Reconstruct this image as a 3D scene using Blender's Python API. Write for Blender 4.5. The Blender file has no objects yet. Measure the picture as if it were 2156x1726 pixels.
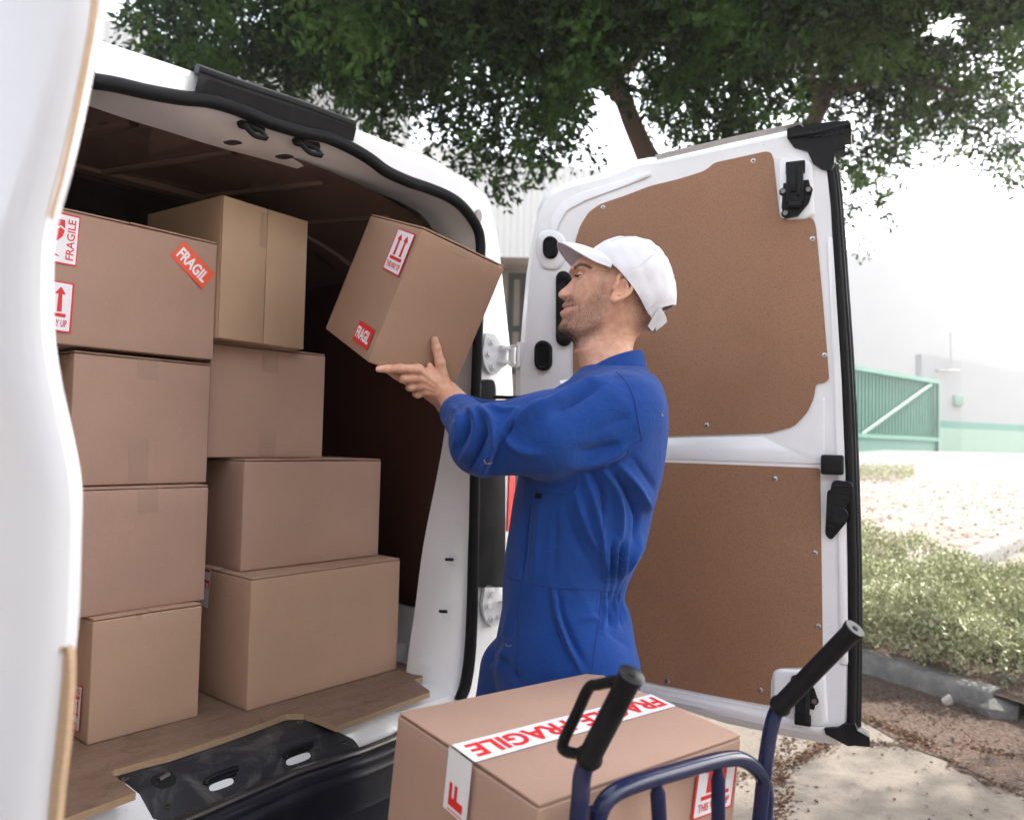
import bpy, bmesh, math, random
import numpy as np
from mathutils import Vector, Matrix
from mathutils.bvhtree import BVHTree
random.seed(7); rng = np.random.default_rng(7)
S = bpy.context.scene
C = S.collection
R = math.radians

# ------------------------------------------------------------------ camera, sky, sun, exposure
CAMZ = 1.33
PXW, PXH, FPX, HY, ROLL = 2156.0, 1725.9, 1650.0, 928.0, 0.025
CX, CY = 1078.0, 863.0
PITCH = math.atan((HY - CY) / FPX)
cam_d = bpy.data.cameras.new('camera'); cam = bpy.data.objects.new('camera', cam_d); C.objects.link(cam)
cam_d.sensor_width = 36.0; cam_d.lens = 36.0 * FPX / PXW
cam_d.clip_start = 0.05; cam_d.clip_end = 2000
cam.matrix_world = (Matrix.Translation((0, 0, CAMZ)) @ Matrix.Rotation(math.pi/2 + PITCH, 4, 'X') @ Matrix.Rotation(ROLL, 4, 'Z'))
cam_d.dof.use_dof = True; cam_d.dof.focus_distance = 1.66; cam_d.dof.aperture_fstop = 4.0
S.camera = cam

SUN_EL, SUN_AZ = R(42), R(62)          # azimuth from +Y towards +X : behind the scene, to the right
w = bpy.data.worlds.new('World'); S.world = w; w.use_nodes = True
nt = w.node_tree; nt.nodes.clear()
sky = nt.nodes.new('ShaderNodeTexSky'); sky.sky_type = 'NISHITA'; sky.sun_disc = False
sky.sun_elevation = SUN_EL; sky.sun_rotation = SUN_AZ; sky.air_density = 1.0; sky.dust_density = 3.0; sky.ozone_density = 1.0
hs = nt.nodes.new('ShaderNodeHueSaturation'); hs.inputs['Saturation'].default_value = 0.30
bg = nt.nodes.new('ShaderNodeBackground'); bg.inputs['Strength'].default_value = 0.15
wo = nt.nodes.new('ShaderNodeOutputWorld')
nt.links.new(sky.outputs[0], hs.inputs['Color']); nt.links.new(hs.outputs[0], bg.inputs[0]); nt.links.new(bg.outputs[0], wo.inputs[0])
sd = bpy.data.lights.new('sun', 'SUN'); sd.energy = 2.2; sd.angle = R(0.5); sd.color = (1, 0.95, 0.87)
so = bpy.data.objects.new('sun', sd); C.objects.link(so)
sdir = Vector((math.sin(SUN_AZ)*math.cos(SUN_EL), math.cos(SUN_AZ)*math.cos(SUN_EL), math.sin(SUN_EL)))
so.rotation_euler = sdir.to_track_quat('Z', 'Y').to_euler()
S.render.engine = 'CYCLES'
S.view_settings.view_transform = 'Standard'; S.view_settings.look = 'None'
S.view_settings.exposure = 2.3; S.view_settings.gamma = 1.0
S.cycles.max_bounces = 6

# ------------------------------------------------------------------ helpers
_cw = np.array(cam.matrix_world.to_3x3())
CO = np.array([0, 0, CAMZ])
def ray(px, py):
    d = _cw @ np.array([(px - CX)/FPX, -(py - CY)/FPX, -1.0])
    return d / d[1]                       # unit depth along +Y
def at(px, py, depth): return CO + ray(px, py) * depth
def atz(px, py, z):
    d = ray(px, py); return CO + d * ((z - CAMZ) / d[2])
def onpl(px, py, p0, n):
    d = ray(px, py); n = np.asarray(n, float); return CO + d * (n @ (np.asarray(p0) - CO)) / (n @ d)
def project(P):
    q = (np.asarray(P) - CO) @ _cw
    return np.stack([CX + q[..., 0]/-q[..., 2]*FPX, CY - q[..., 1]/-q[..., 2]*FPX], -1)

WM = {}
def put_props(o, label=None, cat=None, group=None, kind=None):
    if label: o['label'] = label
    if cat: o['category'] = cat
    if group: o['group'] = group
    if kind: o['kind'] = kind
def thing(name, label, cat, loc=(0, 0, 0), rot=None, group=None):
    o = bpy.data.objects.new(name, None); C.objects.link(o); o.empty_display_size = 0.1
    m = Matrix.Translation(Vector(loc))
    if rot is not None: m = m @ (Matrix(rot).to_4x4() if not isinstance(rot, (int, float)) else Matrix.Rotation(rot, 4, 'Z'))
    o.matrix_world = m; WM[o.name] = m
    put_props(o, label, cat, group); return o
def part(name, V, Fc, mats, parent=None, smooth=True, mi=None, local=False, label=None, sharp=None):
    """link one mesh object; V in world coordinates unless local"""
    me = bpy.data.meshes.new(name)
    V = np.asarray(V, float).reshape(-1, 3)
    m = WM[parent.name] if parent is not None else Matrix.Identity(4)
    if parent is not None and not local:
        Mi = np.array(m.inverted()); V = V @ Mi[:3, :3].T + Mi[:3, 3]
    me.from_pydata(V.tolist(), [], [list(map(int, f)) for f in Fc])
    if not isinstance(mats, (list, tuple)): mats = [mats]
    for a in mats: me.materials.append(a)
    if mi is not None: me.polygons.foreach_set('material_index', np.asarray(mi, dtype=np.int32))
    if smooth:
        me.polygons.foreach_set('use_smooth', np.ones(len(me.polygons), dtype=bool))
        if sharp: me.set_sharp_from_angle(angle=R(sharp))
    me.update()
    o = bpy.data.objects.new(name, me); C.objects.link(o)
    if parent is not None: o.parent = parent
    WM[o.name] = m
    if label: o['label'] = label
    return o
class MB:
    def __init__(s): s.V = []; s.F = []; s.M = []
    def add(s, V, F, m=0):
        n = len(s.V); s.V += [tuple(v) for v in np.asarray(V, float).reshape(-1, 3)]; s.F += [[i + n for i in f] for f in F]; s.M += [m]*len(F)
    def box(s, lo, hi, X=None, m=0, bev=0.0, seg=2):
        lo = np.array(lo, float); hi = np.array(hi, float)
        bm = bmesh.new(); bmesh.ops.create_cube(bm, size=1.0)
        bmesh.ops.transform(bm, matrix=Matrix.Translation(Vector((lo+hi)/2)) @ Matrix.Diagonal(Vector(list(hi-lo)+[1])), verts=bm.verts)
        if bev > 0: bmesh.ops.bevel(bm, geom=list(bm.edges), offset=bev, segments=seg, profile=0.5, affect='EDGES')
        V = [tuple(v.co) for v in bm.verts]; bm.verts.index_update(); F = [[v.index for v in f.verts] for f in bm.faces]; bm.free()
        if X is not None: V = [X(v) for v in V]
        s.add(V, F, m)
    def prism(s, pts, thick, m=0, bev=0, mside=None):
        """pts: polygon of 3D points (planar), thick: 3-vector"""
        P = np.asarray(pts, float); t = np.asarray(thick, float); n = len(P)
        V = np.r_[P, P + t]
        s.add(V, [list(range(n))[::-1], [n+i for i in range(n)]], m)
        s.add(V, [[i, (i+1) % n, n+(i+1) % n, n+i] for i in range(n)], m if mside is None else mside)
    def tube(s, pts, r, n=12, m=0, cap=True, flat=None, up=None):
        P = np.asarray(pts, float); k = len(P); rr = np.full(k, r) if np.isscalar(r) else np.asarray(r, float)
        T = np.gradient(P, axis=0); T /= np.linalg.norm(T, axis=1)[:, None] + 1e-12
        u = np.array(up if up is not None else ([0, 0, 1] if abs(T[0][2]) < .9 else [1, 0, 0]), float); V = []
        for i in range(k):
            u = u - (u @ T[i])*T[i]; u /= np.linalg.norm(u)+1e-12; v = np.cross(T[i], u)
            a = np.linspace(0, 2*np.pi, n, endpoint=False)
            V.append(P[i] + rr[i]*(np.cos(a)[:, None]*u + (1 if flat is None else flat)*np.sin(a)[:, None]*v))
        F = [[i*n+j, i*n+(j+1) % n, (i+1)*n+(j+1) % n, (i+1)*n+j] for i in range(k-1) for j in range(n)]
        if cap: F += [list(range(n))[::-1], [(k-1)*n+j for j in range(n)]]
        s.add(np.concatenate(V), F, m)
    def grid(s, G, m=0, closeu=False, flip=False):
        G = np.asarray(G, float); a, b = G.shape[:2]
        F = []
        for i in range(a-1):
            for j in range(b if closeu else b-1):
                q = [i*b+j, i*b+(j+1) % b, (i+1)*b+(j+1) % b, (i+1)*b+j]; F.append(q[::-1] if flip else q)
        s.add(G.reshape(-1, 3), F, m)
    def strip(s, A, B, m=0): s.grid(np.stack([np.asarray(A), np.asarray(B)]), m)
    def build(s, name, mats, parent=None, smooth=True, sharp=35, **k):
        return part(name, s.V, s.F, mats, parent, smooth, s.M, sharp=sharp, **k)
def spline(P, n, closed=False):
    P = np.asarray(P, float)
    if closed: P = np.vstack([P[-1], P, P[0], P[1]])
    else: P = np.vstack([2*P[0]-P[1], P, 2*P[-1]-P[-2]])
    out = []; k = len(P)-3
    for t in np.linspace(0, k, n, endpoint=not closed):
        i = min(int(t), k-1); u = t-i; p0, p1, p2, p3 = P[i:i+4]
        out.append(.5*((2*p1)+(-p0+p2)*u+(2*p0-5*p1+4*p2-p3)*u*u+(-p0+3*p1-3*p2+p3)*u**3))
    return np.array(out)
def resamp(P, n):
    P = np.asarray(P, float); d = np.r_[0, np.cumsum(np.linalg.norm(np.diff(P, axis=0), axis=1))]
    t = np.linspace(0, d[-1], n); return np.stack([np.interp(t, d, P[:, i]) for i in range(P.shape[1])], 1)
def roundpoly(P, r, seg=5):
    """round the corners of a planar polygon"""
    P = np.asarray(P, float); n = len(P); out = []
    rr = [r]*n if np.isscalar(r) else r
    for i in range(n):
        a, b, c = P[i-1], P[i], P[(i+1) % n]
        if rr[i] <= 0: out.append(b); continue
        u = (a-b); lu = np.linalg.norm(u); u = u/lu; v = (c-b); lv = np.linalg.norm(v); v = v/lv
        q = min(rr[i], lu*.45, lv*.45)
        for t in np.linspace(0, 1, seg): out.append((b+u*q)*(1-t)**2+2*b*t*(1-t)+(b+v*q)*t*t)
    return np.array(out)

# ---- implicit surface -> mesh (surface nets)
def surface_nets(Fv, org, h):
    ins = Fv < 0; nx, ny, nz = Fv.shape
    cc = np.zeros((nx-1, ny-1, nz-1), np.int8)
    for i in (0, 1):
        for j in (0, 1):
            for k in (0, 1): cc += ins[i:nx-1+i, j:ny-1+j, k:nz-1+k]
    idx = np.argwhere((cc > 0) & (cc < 8)); n = len(idx)
    lut = np.full(cc.shape, -1, np.int32); lut[idx[:, 0], idx[:, 1], idx[:, 2]] = np.arange(n)
    cor = [(i, j, k) for i in (0, 1) for j in (0, 1) for k in (0, 1)]
    val = {c: Fv[idx[:, 0]+c[0], idx[:, 1]+c[1], idx[:, 2]+c[2]] for c in cor}
    acc = np.zeros((n, 3)); cnt = np.zeros(n)
    for a in cor:
        for b in cor:
            if sum(b)-sum(a) == 1 and all(y >= x for x, y in zip(a, b)):
                va, vb = val[a], val[b]; m = (va < 0) != (vb < 0)
                t = np.where(m, va/np.where(va-vb == 0, 1, va-vb), 0)
                p = np.array(a)+t[:, None]*(np.array(b)-np.array(a)); acc += p*m[:, None]; cnt += m
    V = (idx+acc/cnt[:, None])*h+org
    faces = []
    for ax in range(3):
        sl0 = [slice(1, -1)]*3; sl1 = [slice(1, -1)]*3
        sl0[ax] = slice(0, -1); sl1[ax] = slice(1, None)
        a = ins[tuple(sl0)]; b = ins[tuple(sl1)]
        e = np.argwhere(a != b); sgn = a[tuple(e.T)]
        off = np.array([1, 1, 1]); off[ax] = 0; e = e+off
        u, v = [(1, 2), (2, 0), (0, 1)][ax]
        q = []
        for du, dv in ((-1, -1), (0, -1), (0, 0), (-1, 0)):
            c = e.copy(); c[:, u] += du; c[:, v] += dv; q.append(lut[c[:, 0], c[:, 1], c[:, 2]])
        q = np.stack(q, 1); q[~sgn] = q[~sgn][:, ::-1]; faces.append(q)
    Fq = np.concatenate(faces); Fq = Fq[(Fq >= 0).all(1)]
    return V, Fq
def smin(a, b, k):
    h = np.clip(.5+.5*(b-a)/k, 0, 1); return b*(1-h)+a*h-k*h*(1-h)
def capsule(P, a, b, ra, rb):
    a = np.asarray(a); b = np.asarray(b); ab = b-a
    t = np.clip(((P-a)@ab)/(ab@ab), 0, 1); d = np.linalg.norm(P-a-t[..., None]*ab, axis=-1); return d-(ra+(rb-ra)*t)
def ellip(P, c, rad, Rm=None):
    q = P-np.asarray(c)
    if Rm is not None: q = q@np.asarray(Rm)
    k = np.linalg.norm(q/np.asarray(rad), axis=-1); return (k-1)*min(rad)
def sdf_mesh(fn, lo, hi, h, chunk=40):
    lo = np.array(lo); n = np.ceil((np.array(hi)-lo)/h).astype(int)+1
    ys = lo[1]+np.arange(n[1])*h; zs = lo[2]+np.arange(n[2])*h
    out = np.empty(n, np.float32)
    for i in range(0, n[0], chunk):
        xs = lo[0]+np.arange(i, min(i+chunk, n[0]))*h
        G = np.stack(np.meshgrid(xs, ys, zs, indexing='ij'), -1); out[i:i+len(xs)] = fn(G)
    return surface_nets(out, lo, h)
def lap(V, Fq, it=2, w=.5):
    e = np.concatenate([Fq[:, [0, 1]], Fq[:, [1, 2]], Fq[:, [2, 3]], Fq[:, [3, 0]]]); e = np.concatenate([e, e[:, ::-1]])
    for _ in range(it):
        acc = np.zeros_like(V); np.add.at(acc, e[:, 0], V[e[:, 1]]); cnt = np.bincount(e[:, 0], minlength=len(V))
        V = V*(1-w)+w*acc/np.maximum(cnt, 1)[:, None]
    return V
def vnormals(V, Fq):
    a = V[Fq[:, 2]]-V[Fq[:, 0]]; b = V[Fq[:, 3]]-V[Fq[:, 1]]; n = np.cross(a, b); N = np.zeros_like(V)
    for k in range(4): np.add.at(N, Fq[:, k], n)
    return N/(np.linalg.norm(N, axis=1)[:, None]+1e-12)
def polydist(Q, P):
    """distance of 2D points Q to polyline P, with parameter"""
    Q = np.asarray(Q); best = np.full(len(Q), 1e9); par = np.zeros(len(Q)); n = len(P)-1
    for i in range(n):
        a = np.array(P[i], float); ab = np.array(P[i+1], float)-a; t = np.clip(((Q-a)@ab)/(ab@ab), 0, 1)
        d = np.linalg.norm(Q-a-t[:, None]*ab, axis=1); m = d < best; best[m] = d[m]; par[m] = (i+t[m])/n
    return best, par

# ------------------------------------------------------------------ materials
class NT:
    def __init__(s, name, rough=.6, metal=0, spec=.5, **kw):
        s.m = bpy.data.materials.new(name); s.m.use_nodes = True; s.t = s.m.node_tree; s.b = s.t.nodes['Principled BSDF']
        s.b.inputs['Roughness'].default_value = rough; s.b.inputs['Metallic'].default_value = metal
        s.b.inputs['Specular IOR Level'].default_value = spec; s.tc = None
    def n(s, ty, **k):
        x = s.t.nodes.new('ShaderNode'+ty)
        for a, b in k.items():
            if a in x.inputs: x.inputs[a].default_value = b
            else: setattr(x, a, b)
        return x
    def l(s, a, b): s.t.links.new(a, b)
    def co(s, scale=(1, 1, 1), kind='Object'):
        if s.tc is None: s.tc = s.n('TexCoord')
        mp = s.n('Mapping'); mp.inputs['Scale'].default_value = scale; s.l(s.tc.outputs[kind], mp.inputs[0]); return mp.outputs[0]
    def noise(s, scale, detail=4, rough=.55, stretch=(1, 1, 1), dist=0):
        x = s.n('TexNoise'); x.inputs['Scale'].default_value = scale; x.inputs['Detail'].default_value = detail
        x.inputs['Roughness'].default_value = rough; x.inputs['Distortion'].default_value = dist
        s.l(s.co(stretch), x.inputs['Vector']); return x.outputs[0]
    def ramp(s, src, stops):
        r = s.n('ValToRGB'); e = r.color_ramp.elements
        while len(e) < len(stops): e.new(.5)
        for q, (p, c) in zip(e, stops):
            q.position = p; q.color = (c, c, c, 1) if np.isscalar(c) else (*c, 1)
        s.l(src, r.inputs[0]); return r.outputs[0]
    def mix(s, f, a, b, mode='MIX'):
        x = s.n('Mix', data_type='RGBA', blend_type=mode)
        if np.isscalar(f): x.inputs[0].default_value = f
        else: s.l(f, x.inputs[0])
        for i, c in ((6, a), (7, b)):
            if isinstance(c, tuple): x.inputs[i].default_value = (*c, 1)
            else: s.l(c, x.inputs[i])
        return x.outputs[2]
    def math(s, op, a, b=None):
        x = s.n('Math', operation=op)
        for i, c in ((0, a), (1, b)):
            if c is None: continue
            if np.isscalar(c): x.inputs[i].default_value = c
            else: s.l(c, x.inputs[i])
        return x.outputs[0]
    def col(s, c):
        if isinstance(c, tuple): s.b.inputs['Base Color'].default_value = (*c, 1)
        else: s.l(c, s.b.inputs['Base Color'])
        return s
    def rgh(s, c): s.l(c, s.b.inputs['Roughness']); return s
    def bump(s, h, strength=.3, dist=.002):
        x = s.n('Bump'); x.inputs['Strength'].default_value = strength; x.inputs['Distance'].default_value = dist
        s.l(h, x.inputs['Height']); s.l(x.outputs[0], s.b.inputs['Normal']); return s
M = {}
def simple(name, c, rough=.5, metal=0, spec=.5, nz=0, bump=0, sc=60):
    k = NT(name, rough, metal, spec)
    if nz:
        f = k.noise(sc); k.col(k.mix(f, tuple(x*(1-nz) for x in c), tuple(min(1, x*(1+nz)) for x in c)))
    else: k.col(c)
    if bump: k.bump(k.noise(sc*4, 3), bump, .001)
    M[name] = k.m; return k.m
# cardboard
def cardboard(name, c, dark=.82):
    k = NT(name, .78, spec=.25)
    f1 = k.noise(3.5, 5); f2 = k.noise(420, 3, .7); f3 = k.noise(90, 4, .6, (1, 1, .25))
    a = k.mix(k.ramp(f1, [(.35, 0.0), (.7, 1.0)]), tuple(x*.93 for x in c), tuple(x*1.05 for x in c))
    a = k.mix(k.ramp(f2, [(.30, 1.0), (.42, 0.0)]), a, tuple(x*.72 for x in c))
    a = k.mix(k.math('MULTIPLY', f3, .25), a, tuple(x*1.15 for x in c))
    sp = k.ramp(k.noise(170, 1, .4), [(.0, 0.0), (.72, 0.0), (.76, 1.0)])
    a = k.mix(k.math('MULTIPLY', sp, .35), a, tuple(min(1, x*1.4) for x in c))
    wv = k.n('TexWave', wave_type='BANDS', bands_direction='X'); wv.inputs['Scale'].default_value = 45; k.l(k.co(), wv.inputs['Vector'])
    k.col(a); k.bump(k.math('ADD', k.math('MULTIPLY', wv.outputs[1], .25), k.math('ADD', f2, k.math('MULTIPLY', f1, 3.0))), .12, .0012); M[name] = k.m
cardboard('card', (.425, .268, .200)); cardboard('card_mid', (.46, .295, .205)); cardboard('card_held', (.355, .215, .142)); cardboard('card_tan', (.50, .335, .215)); cardboard('card_inner', (.25, .15, .095))
# white vehicle paint with road dirt specks
k = NT('paint', .16, spec=.5); k.b.inputs['Coat Weight'].default_value = .35; k.b.inputs['Coat Roughness'].default_value = .06
f = k.ramp(k.noise(190, 2, .5), [(.0, 1.0), (.25, 1.0), (.28, 0.0)]); g = k.ramp(k.noise(2.2, 5, .6), [(.45, 0.0), (.8, 1.0)])
a = k.mix(g, (.80, .80, .81), (.70, .69, .67)); a = k.mix(k.math('MULTIPLY', f, .55), a, (.25, .22, .19)); k.col(a)
k.bump(k.noise(3, 2), .05, .01); M['paint'] = k.m
k = NT('paint_clean', .14, spec=.5); k.b.inputs['Coat Weight'].default_value = .4; k.b.inputs['Coat Roughness'].default_value = .05; k.col((.60, .60, .62)); M['paint_clean'] = k.m
# hardboard
k = NT('hardboard', .48, spec=.35)
f1 = k.ramp(k.noise(260, 5, .75), [(.36, 1.0), (.52, 0.0)]); f2 = k.noise(2.5, 4)
a = k.mix(k.ramp(f2, [(.3, 0.0), (.7, 1.0)]), (.275, .135, .075), (.335, .178, .10)); a = k.mix(k.math('MULTIPLY', f1, .55), a, (.13, .06, .03))
k.col(a); k.bump(k.noise(300, 3), .1, .001); M['hardboard'] = k.m
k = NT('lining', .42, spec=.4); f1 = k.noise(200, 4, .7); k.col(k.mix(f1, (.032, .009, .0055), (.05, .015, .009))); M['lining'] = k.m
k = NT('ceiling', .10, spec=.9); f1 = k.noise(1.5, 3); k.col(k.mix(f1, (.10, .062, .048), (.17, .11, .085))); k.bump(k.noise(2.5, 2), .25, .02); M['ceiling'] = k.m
simple('grey_metal', (.30, .28, .26), .4, .1, nz=.1, sc=8)
# plywood floor
k = NT('plywood', .62, spec=.3)
f1 = k.noise(6, 6, .65, (1, 4, 1), .6); f2 = k.ramp(k.noise(14, 6, .7, (1, 1, 1), 2.0), [(.30, 1.0), (.48, 0.0)]); f3 = k.ramp(k.noise(45, 5, .7, (6, .4, 1), .5), [(.62, 0.0), (.68, 1.0)])
a = k.mix(k.ramp(f1, [(.3, 0.0), (.7, 1.0)]), (.19, .115, .078), (.27, .18, .125)); a = k.mix(k.math('MULTIPLY', f2, .55), a, (.075, .042, .03)); a = k.mix(k.math('MULTIPLY', f3, .35), a, (.42, .32, .24))
k.col(a); k.bump(f1, .2, .002); M['plywood'] = k.m
k = NT('ply_edge', .7); a = k.mix(k.noise(60, 4, .6, (1, 1, 6)), (.30, .19, .11), (.48, .33, .20)); k.col(a); M['ply_edge'] = k.m
# scuffed black plastic
def plastic(name, c, scuff=.5, rough=.45):
    k = NT(name, rough, spec=.14); f = k.ramp(k.noise(9, 7, .72, (1, 1, 1), 1.2), [(.50, 0.0), (.74, 1.0)]); f2 = k.noise(420, 2)
    a = k.mix(k.math('MULTIPLY', f, scuff), c, (.16, .145, .13)); k.col(a); k.rgh(k.ramp(f, [(0, rough), (1, .85)])); k.bump(f2, .12, .0008); M[name] = k.m
plastic('black_plastic', (.010, .010, .011), .10, .38); plastic('scuffed_plastic', (.028, .028, .032), .75, .42); plastic('rubber', (.007, .007, .008), .06, .5)
simple('dark_hole', (.004, .004, .004), .9); simple('steel', (.55, .55, .56), .28, 1.0); simple('grease_metal', (.20, .19, .18), .35, .9)
simple('hinge_paint', (.74, .74, .74), .25, nz=.04); simple('bumper', (.012, .012, .018), .3, nz=.3, sc=20)
k = NT('tail_red', .12); k.col((.75, .006, .012)); k.b.inputs['Coat Weight'].default_value = 1; k.b.inputs['Transmission Weight'].default_value = .0; M['tail_red'] = k.m
simple('orange_red', (.85, .085, .025), .5); simple('red_ink', (.72, .018, .018), .55); simple('white_paper', (.83, .81, .84), .42, nz=.02); simple('white_ink', (.86, .84, .86), .5)
simple('grey_paper', (.42, .42, .41), .5)
k = NT('tape_clear', .28, spec=.6); k.col((.55, .38, .28)); k.b.inputs['Alpha'].default_value = .24; k.bump(k.noise(60, 4, .7, (1, 5, 1), 1.0), .8, .003); M['tape_clear'] = k.m
k = NT('tape_white', .3); k.col((.82, .80, .80)); k.bump(k.noise(40, 4, .6), .25, .002); M['tape_white'] = k.m
# navy tube paint, grips
k = NT('navy', .25, spec=.35); k.col(k.mix(k.noise(7, 4), (.004, .008, .038), (.009, .014, .06))); k.b.inputs['Coat Weight'].default_value = .15; k.bump(k.noise(40, 4), .12, .002); M['navy'] = k.m
k = NT('grip', .42, spec=.25); k.col(k.mix(k.noise(30, 4), (.004, .004, .005), (.010, .010, .011))); k.bump(k.noise(300, 2), .2, .001); M['grip'] = k.m
# clothes
k = NT('blue_cloth', .92, spec=.10); k.b.inputs['Sheen Weight'].default_value = .10; k.b.inputs['Sheen Roughness'].default_value = .5
a = k.mix(k.ramp(k.noise(5, 5), [(.3, 0.0), (.7, 1.0)]), (.0085, .042, .190), (.012, .054, .240)); a = k.mix(k.math('MULTIPLY', k.noise(900, 2), .3), a, (.025, .08, .33)); k.col(a)
n1 = k.noise(26, 5, .6, (1, 1, 1), .6); n2 = k.noise(900, 1); k.bump(k.math('ADD', k.math('MULTIPLY', n1, 1.0), k.math('MULTIPLY', n2, .12)), .85, .005); M['blue_cloth'] = k.m
simple('blue_seam', (.010, .032, .17), .9); simple('white_cloth', (.84, .83, .86), .85, spec=.2, nz=.02, bump=.15, sc=30)
k = NT('cap_cloth', .85, spec=.15); k.col((.72, .71, .74)); k.bump(k.math('ADD', k.noise(34, 5, .6), k.math('MULTIPLY', k.noise(700, 1), .1)), .35, .004); M['cap_cloth'] = k.m
# skin with attributes: hair (stubble / buzz cut), lip, brow
k = NT('skin', .48, spec=.35); k.b.inputs['Subsurface Weight'].default_value = .05; k.b.inputs['Subsurface Radius'].default_value = (1, .35, .2); k.b.inputs['Subsurface Scale'].default_value = .006
at1 = k.n('Attribute', attribute_name='hair'); at2 = k.n('Attribute', attribute_name='lip'); at3 = k.n('Attribute', attribute_name='brow')
a = k.mix(k.ramp(k.noise(28, 5, .6), [(.3, 0.0), (.7, 1.0)]), (.62, .335, .215), (.74, .43, .295))
a = k.mix(k.ramp(k.noise(75, 4, .6), [(.42, 0.0), (.62, .55)]), a, (.58, .26, .18)); a = k.mix(k.ramp(k.noise(260, 2, .5), [(.0, 0.0), (.70, 0.0), (.76, .6)]), a, (.30, .15, .09)); a = k.mix(k.math('MULTIPLY', at2.outputs[2], .8), a, (.46, .20, .16))
st = k.ramp(k.noise(620, 3, .7), [(.36, 1.0), (.60, .0)]); hm = k.math('MULTIPLY', at1.outputs[2], k.math('ADD', k.math('MULTIPLY', st, .75), .25)); a = k.mix(hm, a, (.075, .045, .03))
a = k.mix(at3.outputs[2], a, (.05, .028, .018)); k.col(a)
k.bump(k.math('ADD', k.noise(160, 4, .6), k.math('MULTIPLY', k.noise(30, 3), 1.5)), .32, .0018); M['skin'] = k.m
simple('eye_white', (.50, .43, .40), .15); simple('eye_dark', (.03, .018, .01), .05); simple('nail', (.62, .36, .30), .3); simple('hair_dark', (.035, .02, .014), .6)
# ------------------------------------------------------------------ van frame of reference
YV = 0.85
J = np.array([-0.1378, 2.2433, 0.0])
EX = np.array([math.cos(YV), math.sin(YV), 0]); EY = np.array([-math.sin(YV), math.cos(YV), 0]); EZ = np.array([0, 0, 1.0])
def vw(x, y, z): return J + x*EX + y*EY + z*EZ
def vloc(P): P = np.asarray(P)-J; return np.stack([P@EX, P@EY, P@EZ], -1)
def vy(px, py, y): return vloc(onpl(px, py, J+y*EY, EY))       # pixel ray meets the plane y = const of the van
def vz(px, py, z): return vloc(atz(px, py, z))
van = thing('cargo_van', 'white cargo van with its rear doors wide open, loaded with cardboard boxes', 'van', J, YV)
def vpart(name, mb, mats, parent=van, **k):                    # mesh built in van coordinates
    mb.V = [tuple(vw(*v)) for v in mb.V]; return mb.build(name, mats, parent, **k)

SE = [(184.6,172.6),(239,181),(307.6,196.5),(376,208.5),(437.5,215),(495.6,232),(564,260),(632,280),(683,290.5),(734,313),(775,337),(809,362),(854,383),(898,398),(939,415),(966.6,434),(987,458),(1002.5,485),(1007.6,513),(1007.6,537),(1005,620),(1000,760),(996,900),(995.6,1002),(993,1149),(991,1286),(986.5,1377),(977,1441),(963.6,1473)]
IN = [(171,205),(235,228),(294,248),(365,270),(430,291),(490,309),(554,326),(625,346),(680,362),(725,376),(760,385),(790,395),(825,408),(856,421),(888,439),(908,456),(922,476),(932,500),(938,525),(943,550),(953,625),(963,760),(953,890),(935,1000),(906,1149),(888,1286),(876,1370),(870,1415),(868,1440)]
OU = [(190,78),(245,97),(320,122),(390,146),(450,170),(510,191),(580,216),(650,240),(700,258),(742,272),(802,294),(854,314),(891,325),(925,343),(950,360),(975,372),(996,389),(1017,404),(1031,430),(1040,470),(1061,640),(1078,780),(1082,900),(1084,1002),(1084,1149),(1084,1286),(1084,1377),(1080,1450),(1075,1500)]
IND = .13
se = np.array([vy(*p, 0) for p in SE]); inn = np.array([vy(*p, IND) for p in IN]); ou = np.array([vy(*p, .03) for p in OU])
XM = -.76                                                     # mirror plane of the van
# densify and mirror for the hidden left half
def dens(P):
    P = spline(P, 140); L = P.copy(); L[:, 0] = 2*XM-L[:, 0]; L = L[::-1]
    L = L[L[:, 0] < P[0, 0]-.03]; return np.vstack([L, P])
SEd, INd, OUd = dens(se), dens(inn), dens(ou)
n_ = 300; SEd, INd, OUd = resamp(SEd, n_), INd, OUd
def match(P):                                                # resample P with the same fractions as SE keypoints
    return resamp(P, n_)
# build rows key by key so that columns correspond
def rows(A):
    P = spline(A, 141); L = P[::-1].copy(); L[:, 0] = 2*XM-L[:, 0]
    k = [i for i in range(len(L)) if True]
    return np.vstack([L, P])
a_, b_, c_ = rows(se), rows(inn), rows(ou)
keep = np.r_[np.where(a_[:141, 0] < se[0, 0]-.02)[0], np.arange(141, 282)]
a_, b_, c_ = a_[keep], b_[keep], c_[keep]
def off(P, to, d): v = to-P; return P+v*(d/ (np.linalg.norm(v, axis=1)[:, None]+1e-9))
def sety(P, y): Q = P.copy(); Q[:, 1] = y; return Q
seo = sety(off(a_, c_, .018), .006); sei = sety(off(a_, b_, .018), .008)
lip = .5*sety(b_, IND)+.5*sei; lip = b_*0.35+sei*.65; lip[:, 1] = .03
mid = b_*.75+sei*.25; mid[:, 1] = .085
b2 = b_.copy(); b2[:, 1] = IND+.03; cen = np.array([XM, 0, 1.3]); outw = b_-cen; outw[:, 1] = 0; outw /= np.linalg.norm(outw, axis=1)[:, None]
b3 = b2+outw*.05; b3[:, 1] = IND+.035
o1 = seo*.55+c_*.45; o1[:, 1] = .0; o2 = seo*.15+c_*.85; o2[:, 1] = .008
o3 = c_.copy(); o4 = c_+outw*.012; o4[:, 1] = .07; o5 = c_+outw*.02; o5[:, 1] = .2
mb = MB(); mb.grid(np.stack([b3, b2, b_, mid, lip, sei, a_, seo, o1, o2, o3, o4, o5]), flip=True)
vpart('rear_frame', mb, M['paint'], sharp=50)
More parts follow.
